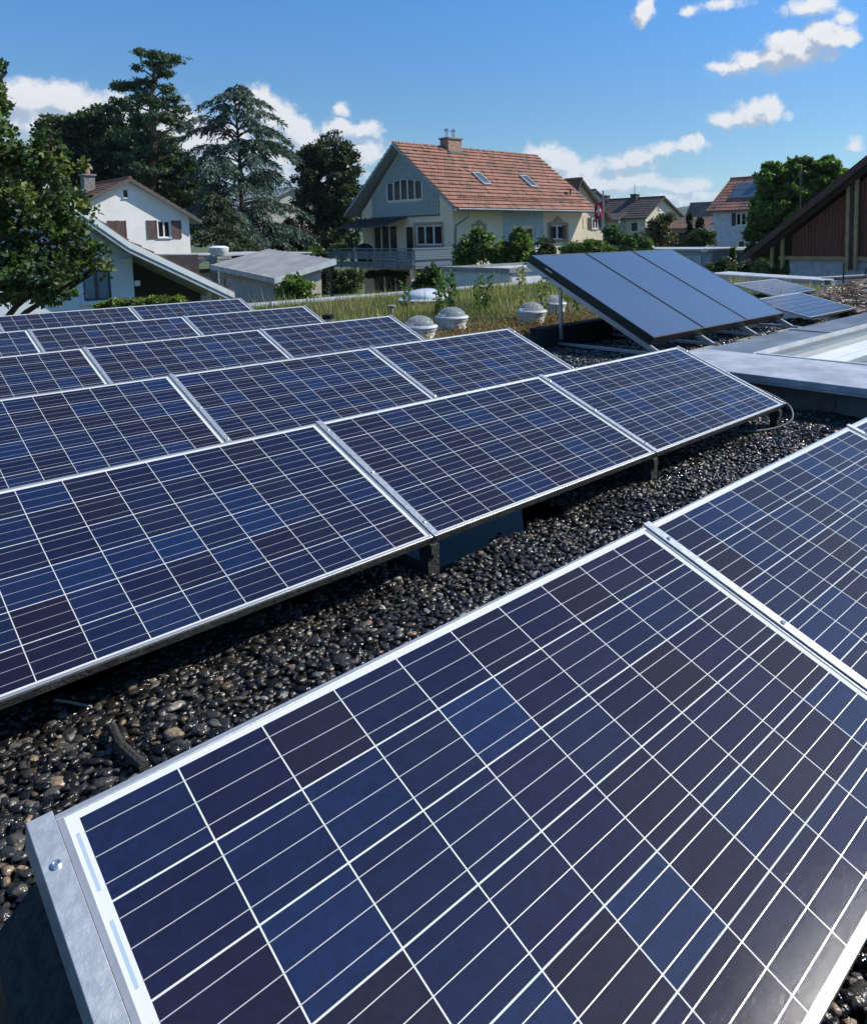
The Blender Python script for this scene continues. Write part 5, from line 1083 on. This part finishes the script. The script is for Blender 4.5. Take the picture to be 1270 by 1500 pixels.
def trees():
    # near leafy tree at the left edge
    D = 13; B_ = [pb(-20, 215, 70, 60, D), pb(35, 245, 60, 50, D + .4), pb(75, 240, 42, 42, D), pb(-10, 310, 70, 60, D - .4), pb(50, 320, 62, 48, D), pb(95, 310, 38, 40, D + .4), pb(10, 390, 60, 45, D), pb(62, 395, 52, 38, D - .3), pb(118, 372, 34, 26, D), pb(145, 388, 22, 18, D + .2), pb(-5, 100, 18, 20, D), pb(-40, 140, 44, 50, D), pb(40, 430, 70, 24, D + .3), pb(110, 350, 30, 26, D)]
    base = at(-75, 420, D + .3); base[2] = GZ
    tree('hornbeam_tree', 'near leafy green tree reaching in from the left edge', base, 4.2, .17, B_, 14500, .105, [(.060, .10, .028), (.085, .14, .034), (.042, .075, .022), (.13, .16, .04)], sub=20, subr=.31, shell=.35)
    # broad dark trees behind
    for i, (lab, bl, D, pal) in enumerate([
        ('broad dark green tree behind the chimney of the white house', [(110, 205, 46, 42), (85, 235, 38, 40), (140, 190, 38, 34), (120, 255, 60, 34), (75, 190, 22, 22)], 72, DARKG),
        ('dark spreading tree left of the pine, its crown the widest of the wooded group', [(175, 185, 40, 36), (195, 225, 50, 45), (160, 245, 46, 36), (215, 265, 46, 34)], 70, [(.020, .045, .022), (.028, .055, .026), (.018, .035, .02)]),
        ('dark green tree filling the gap between the pine and the cedar', [(265, 250, 34, 30), (262, 285, 40, 30), (290, 300, 40, 40), (245, 235, 22, 22)], 68, DARKG)]):
        base = at(bl[0][0], 330, D); base[2] = GZ
        tree('broadleaf_tree', lab, base, 9, .45, [pb(x, y, rx, ry, D, 1) for x, y, rx, ry in bl], 26000, .34, pal, 'large trees on the wooded slope behind the white house', sub=60, subr=.24)
    # dark round tree
    D = 75; bl = [(480, 225, 34, 30), (455, 240, 26, 26), (505, 245, 28, 28), (478, 268, 44, 32), (498, 290, 34, 30), (462, 300, 34, 30), (485, 325, 34, 34), (470, 350, 46, 26), (510, 330, 22, 34), (448, 228, 14, 12)]
    base = at(486, 370, D); base[2] = GZ
    tree('broadleaf_tree', 'dense dark round tree standing alone left of the big house', base, 10, .4, [pb(x, y, rx, ry, D) for x, y, rx, ry in bl], 34000, .32, [(.032, .055, .026), (.045, .075, .032), (.024, .042, .02)], sub=46, subr=.25)
    # copper beech shrub and others low
    for nm, lab, bl, D, pal, n, sz, cat in [
        ('copper_shrub', 'dark purple leaved shrub beside the round tree', [(415, 345, 26, 26), (445, 355, 24, 22), (392, 358, 20, 20)], 60, [(.035, .016, .020), (.05, .022, .026), (.022, .016, .018)], 8000, .22, 'shrub'),
        ('garden_bush', 'green bushes below the round tree behind the balcony', [(465, 372, 20, 12), (500, 368, 16, 12), (440, 378, 24, 14)], 57, GREEN, 5000, .2, 'bush'),
        ('garden_hedge', 'low olive hedge behind the garage roof', [(400, 374, 34, 8), (360, 376, 30, 8), (430, 376, 24, 8), (330, 372, 20, 10)], 50, [(.08, .075, .03), (.06, .07, .03)], 5000, .16, 'hedge'),
        ('garage_bush', 'bright green bush against the garage corner', [(432, 418, 18, 14), (420, 430, 14, 16), (445, 425, 15, 18), (433, 438, 24, 12)], 24, [(.13, .19, .035), (.09, .15, .03), (.17, .22, .05)], 3600, .13, 'bush'),
        ('fig_bush', 'large leafy green bush in front of the long cream wall of the big house', [(690, 368, 22, 22), (712, 360, 22, 26), (702, 346, 12, 14), (735, 372, 24, 22), (762, 362, 18, 28), (760, 346, 12, 12), (680, 382, 16, 12), (775, 380, 16, 12)], 34, [(.11, .17, .04), (.15, .22, .055), (.07, .11, .03)], 9000, .20, 'bush'),
        ('fig_bush', 'small dark bush beside the left corner of the white flat roofed block', [(632, 405, 16, 14), (620, 418, 16, 14), (640, 418, 10, 16)], 27, DARKG + GREEN[:1], 2600, .14, 'bush'),
        ('magnolia_bush', 'thin airy bush at the right end of the boarded stair wall', [(798, 358, 12, 12), (792, 372, 12, 10), (808, 368, 8, 10)], 33, [(.06, .085, .03), (.04, .06, .02)], 900, .14, 'bush'),
        ('mountain_pine', 'low spreading dark green pine bush above the left collector', [(850, 362, 22, 9), (880, 364, 22, 9), (868, 356, 16, 7), (832, 368, 16, 7)], 32, [(.09, .15, .035), (.06, .11, .03), (.13, .19, .045)], 7000, .10, 'bush'),
        ('mountain_pine', 'taller dark green pine bush below the flag', [(900, 350, 18, 14), (925, 354, 20, 12), (945, 358, 14, 10), (895, 338, 12, 10), (910, 364, 36, 7)], 38, [(.05, .10, .04), (.075, .13, .045), (.035, .07, .03)], 8000, .12, 'bush'),
        ('garden_tree', 'thin brownish green small tree in front of the sunlit gable', [(965, 330, 22, 14), (958, 345, 22, 14), (975, 318, 14, 8), (975, 350, 18, 10)], 60, [(.10, .09, .045), (.07, .08, .03), (.05, .06, .025)], 2600, .26, 'tree'),
        ('cypress', 'slim dark cypress, left one of the two beside the white gabled house', [(1010, 328, 5, 12), (1010, 345, 6, 14), (1010, 318, 3, 7)], 66, [(.012, .028, .016), (.018, .035, .018)], 3500, .15, 'tree'),
        ('cypress', 'slim dark cypress, right one of the two beside the white gabled house', [(1026, 328, 6, 12), (1025, 342, 8, 12)], 66, [(.012, .028, .016), (.018, .035, .018)], 3500, .15, 'tree'),
        ('clipped_bush', 'round clipped green bush under the cypresses by the blue shaded house', [(1030, 348, 18, 13), (1018, 354, 16, 10), (1040, 344, 8, 10)], 58, [(.028, .055, .018), (.040, .075, .02)], 7000, .13, 'bush'),
        ('garden_bush', 'low light green bush in front of the outbuilding', [(985, 358, 14, 5), (970, 360, 10, 5), (998, 356, 6, 4)], 62, GREEN, 1800, .16, 'bush'),
        ('climbing_shrub', 'narrow leafy climber beside the blue shaded house wall', [(1073, 378, 5, 10), (1072, 392, 8, 10), (1074, 366, 4, 8)], 43, GREEN + DARKG[:1], 1300, .13, 'shrub'),
        ('dark_shrub', 'dark shrubs in the shade at the foot of the blue shaded house', [(1050, 390, 16, 8), (1090, 390, 16, 9), (1062, 384, 10, 7), (1110, 388, 18, 10), (1130, 396, 20, 8)], 40, DARKG, 5000, .12, 'shrub'),
        ('flowering_shrub', 'light green flowering shrub at the left foot of the barn', [(1115, 394, 14, 7), (1135, 398, 12, 6), (1150, 396, 6, 6)], 34, [(.09, .13, .04), (.16, .2, .08), (.06, .09, .03)], 1800, .10, 'shrub'),
        ('dark_hedge', 'dark garden hedge in the shade left of the balcony posts', [(480, 402, 16, 14), (505, 405, 18, 16), (525, 408, 12, 16), (500, 420, 26, 12), (468, 418, 12, 14)], 62, DARKG, 7000, .18, 'hedge'),
        ('vine', 'yellow green vine leaves along the foot of the near house wall', [(175, 444, 16, 5), (205, 442, 18, 5), (235, 440, 18, 5), (262, 438, 10, 4), (150, 448, 10, 5)], 19, [(.15, .20, .04), (.20, .24, .06), (.09, .14, .03)], 2200, .10, 'vine'),
        ('vine', 'green climbing vine under the wooden balcony', [(545, 402, 12, 5), (565, 400, 14, 5), (585, 402, 12, 5)], 50, [(.05, .09, .025), (.035, .065, .02)], 2400, .16, 'vine')]:
        blobs = [pb(x, y, rx, ry, D) for x, y, rx, ry in bl]; c = np.mean([b_[0] for b_ in blobs], 0); base = (c[0], c[1], GZ)
        r = empty(nm, base, lab, cat); m = MB()
        for b_ in blobs[:5]:
            e = np.array(b_[0]); m.tube([np.array(base) + rng.normal(0, .1, 3) * (1, 1, 0), (np.array(base) + e) / 2 + rng.normal(0, .1, 3), e], [.06, .05, .02], 6)
        m.build('stems', BARK, r); leaves_on('foliage', blobs, n, sz, pal, r, sub=30, subr=.34, shell=.3)
    # right hand tree
    D = 46; bl = [(1130, 265, 26, 22), (1165, 255, 26, 20), (1205, 250, 24, 18), (1185, 275, 34, 24), (1145, 295, 40, 28), (1125, 325, 32, 28), (1160, 330, 40, 30), (1110, 350, 18, 24), (1225, 262, 18, 18), (1180, 240, 10, 10), (1212, 238, 10, 10), (1150, 365, 40, 24), (1125, 245, 8, 8)]
    base = at(1150, 390, D); base[2] = GZ
    tree('walnut_tree', 'large round green tree between the blue shaded house and the timber barn', base, 5, .3, [pb(x, y, rx, ry, D) for x, y, rx, ry in bl], 36000, .27, [(.095, .16, .038), (.13, .21, .048), (.07, .125, .03)], sub=40, subr=.27)
    m = MB(); p = at(1173, 246, 44); m.tube([(p[0], p[1], GZ), tuple(p)], .04, 8); m.box(p[0] - .06, p[1] - .06, p[2], p[0] + .06, p[1] + .06, p[2] + .1); prop(m.build('mast', P('mast_grey', (.10, .11, .11), .6), smooth=False), 'thin grey mast standing in front of the big right hand tree', 'mast')
    # tall pine: layered flat plates of needles
    D = 66; base = at(224, 330, D); base[2] = GZ; r = empty('scots_pine', base, 'tall scots pine with reddish trunk and flat topped crown', 'tree')
    t = MB(); pts = [base] + [at(x, y, D) for x, y in ((225, 290), (223, 250), (226, 200), (222, 160), (224, 120), (228, 95))]; t.tube(pts, [.42, .32, .30, .26, .22, .16, .08], 10)
    plates = [(222, 80, 26, 8), (250, 86, 22, 8), (205, 76, 14, 6), (232, 95, 24, 8), (200, 98, 10, 6), (240, 108, 16, 7), (190, 125, 26, 9), (172, 128, 14, 6), (215, 120, 20, 8), (245, 130, 16, 9), (205, 142, 22, 8), (255, 145, 16, 7), (262, 160, 18, 8), (228, 150, 30, 9), (180, 150, 18, 8), (240, 172, 30, 10), (205, 175, 32, 12), (265, 185, 20, 10), (225, 200, 40, 14), (185, 200, 24, 12), (215, 225, 40, 12), (250, 215, 20, 10), (215, 250, 36, 12), (205, 270, 24, 8)]
    for x, y, rx, ry in plates:
        e = at(x, y + ry * .5, D + rng.normal(0, .6)); s = at(224, y + 14, D); t.tube([s, (s + e) / 2 + (0, 0, .2), e], [.1, .07, .03], 6)
    t.build('trunk', PINEBARK, r)
    tuft = [(0, 0, 0), (.35, .10, .30), (1, 0, .1), (.35, -.10, -.05)]
    leaves_on('crown', [pb(x, y, rx, ry, D + rng.normal(0, .7), .8) for x, y, rx, ry in plates], 30000, .27, [(.06, .105, .052), (.08, .135, .065), (.04, .07, .038)], r, NEEDLE, sub=34, subr=.30, tv=tuft, shell=.1)
    # blue cedar: drooping fans
    def conifer(name, lab, px, ytop, ybase, D, prof, n_br, n_n, pal, droop, size, hang):
        base = at(px, 335, D); base[2] = GZ; top = at(px, ytop, D); base[0], base[1] = top[0], top[1]; r = empty(name, (base[0], base[1], GZ), lab, 'tree'); t = MB(); s = D / FOC; H_ = top[2] - GZ
        t.tube([(base[0], base[1], GZ), ((base[0]) + .15, base[1], GZ + H_ * .6), tuple(top)], [.30, .15, .03], 8); Pn = []; Rn = []; Cn = []
        zb = at(px, ybase, D)[2]; pal = np.array(pal)
        for i in range(n_br):
            f = (i + rng.random()) / n_br; z = zb + (top[2] - zb) * f; az_ = rng.uniform(0, 2 * np.pi); L = np.interp(f, *prof) * s * rng.uniform(.55, 1.15)
            rise = rng.uniform(.15, .5) * L * (1 if f > .3 else .6)
            d = np.array([math.cos(az_), math.sin(az_), 0]); k = 9
            q = [np.array([base[0], base[1], z]) + d * L * u + np.array([0, 0, rise * math.sin(u * 2.2) - droop * L * u * u]) for u in np.linspace(0, 1, k)]
            t.tube(q, list(np.linspace(.07, .015, k)), 5, cap=False)
            side = np.array([-d[1], d[0], 0]); nk = max(6, int(L / (s * 5.0)))
            for kk in range(nk):
                u = .22 + .78 * (kk + rng.random() * .8) / nk; a_ = min(u, .999) * (k - 1); b0 = q[int(a_)] * (1 - a_ % 1) + q[int(a_) + 1] * (a_ % 1)
                for sg in (-1, 1, 0):
                    wl = L * rng.uniform(.16, .30) * (1.15 - .7 * u); wl = max(wl, .5); dr = d * .75 + side * sg * .75; dr /= np.linalg.norm(dr)
                    m = max(10, int(n_n * wl / 170)); tt = rng.random(m); pp = b0 + dr * (tt * wl)[:, None] - np.array([0, 0, 1.]) * (wl * hang * tt ** 1.7)[:, None] + rng.normal(0, .05, (m, 3))
                    dirs = dr[None] - np.array([0, 0, 1.])[None] * (hang * 1.7 * tt ** .7)[:, None] + rng.normal(0, .35, (m, 3)); dirs /= np.linalg.norm(dirs, axis=1)[:, None]
                    a2 = np.cross(dirs, rng.normal(size=(m, 3))); a2 /= np.linalg.norm(a2, axis=1)[:, None]; a3 = np.cross(dirs, a2); Rn.append(np.stack([dirs, a2, a3], -1)); Pn.append(pp)
                    tone = pal[rng.integers(0, len(pal))] * math.exp(rng.normal(0, .15)); Cn.append(np.tile(tone, (m, 1)) * np.exp(rng.normal(0, .2, (m, 1))))
        t.build('trunk', P('dark_bark', (.045, .04, .035), .9), r, recalc=False); Pn = np.concatenate(Pn); tv = [(0, 0, 0), (.5, .14, .04), (1, 0, 0), (.5, -.14, .04)]
        scatter('crown', tv, LEAFF, Pn, np.concatenate(Rn), rng.uniform(.6, 1.3, len(Pn)) * size, np.concatenate(Cn), NEEDLE, r)
    conifer('blue_cedar', 'blue grey cedar with drooping feathery branches between the pine and the round tree', 343, 126, 365, 56, ([0, .3, .5, .7, .88, .96, 1], [88, 96, 84, 66, 52, 32, 14]), 92, 3400, [(.10, .155, .12), (.075, .12, .095), (.14, .20, .155), (.04, .065, .06)], .30, .30, .8)
    conifer('young_spruce', 'smaller yellow green spruce in front of the cedar', 318, 285, 372, 50, ([0, .5, 1], [52, 32, 3]), 36, 1800, [(.045, .075, .03), (.06, .095, .035), (.03, .05, .022)], .22, .26, .5)
trees()

def haze():
    m = bpy.data.materials.new('air'); m.use_nodes = True; nt = m.node_tree; nt.nodes.remove(nt.nodes['Principled BSDF'])
    v = nt.nodes.new('ShaderNodeVolumePrincipled'); v.inputs['Color'].default_value = (.86, .92, 1, 1); v.inputs['Density'].default_value = .00009; v.inputs['Anisotropy'].default_value = .2
    nt.links.new(v.outputs[0], nt.nodes['Material Output'].inputs['Volume'])
    b = MB(); b.box(-2600, -2600, GZ - 1, 2600, 2600, 110); prop(b.build('haze', m), 'thin summer air softening the far hills', 'haze', kind='stuff')
haze()
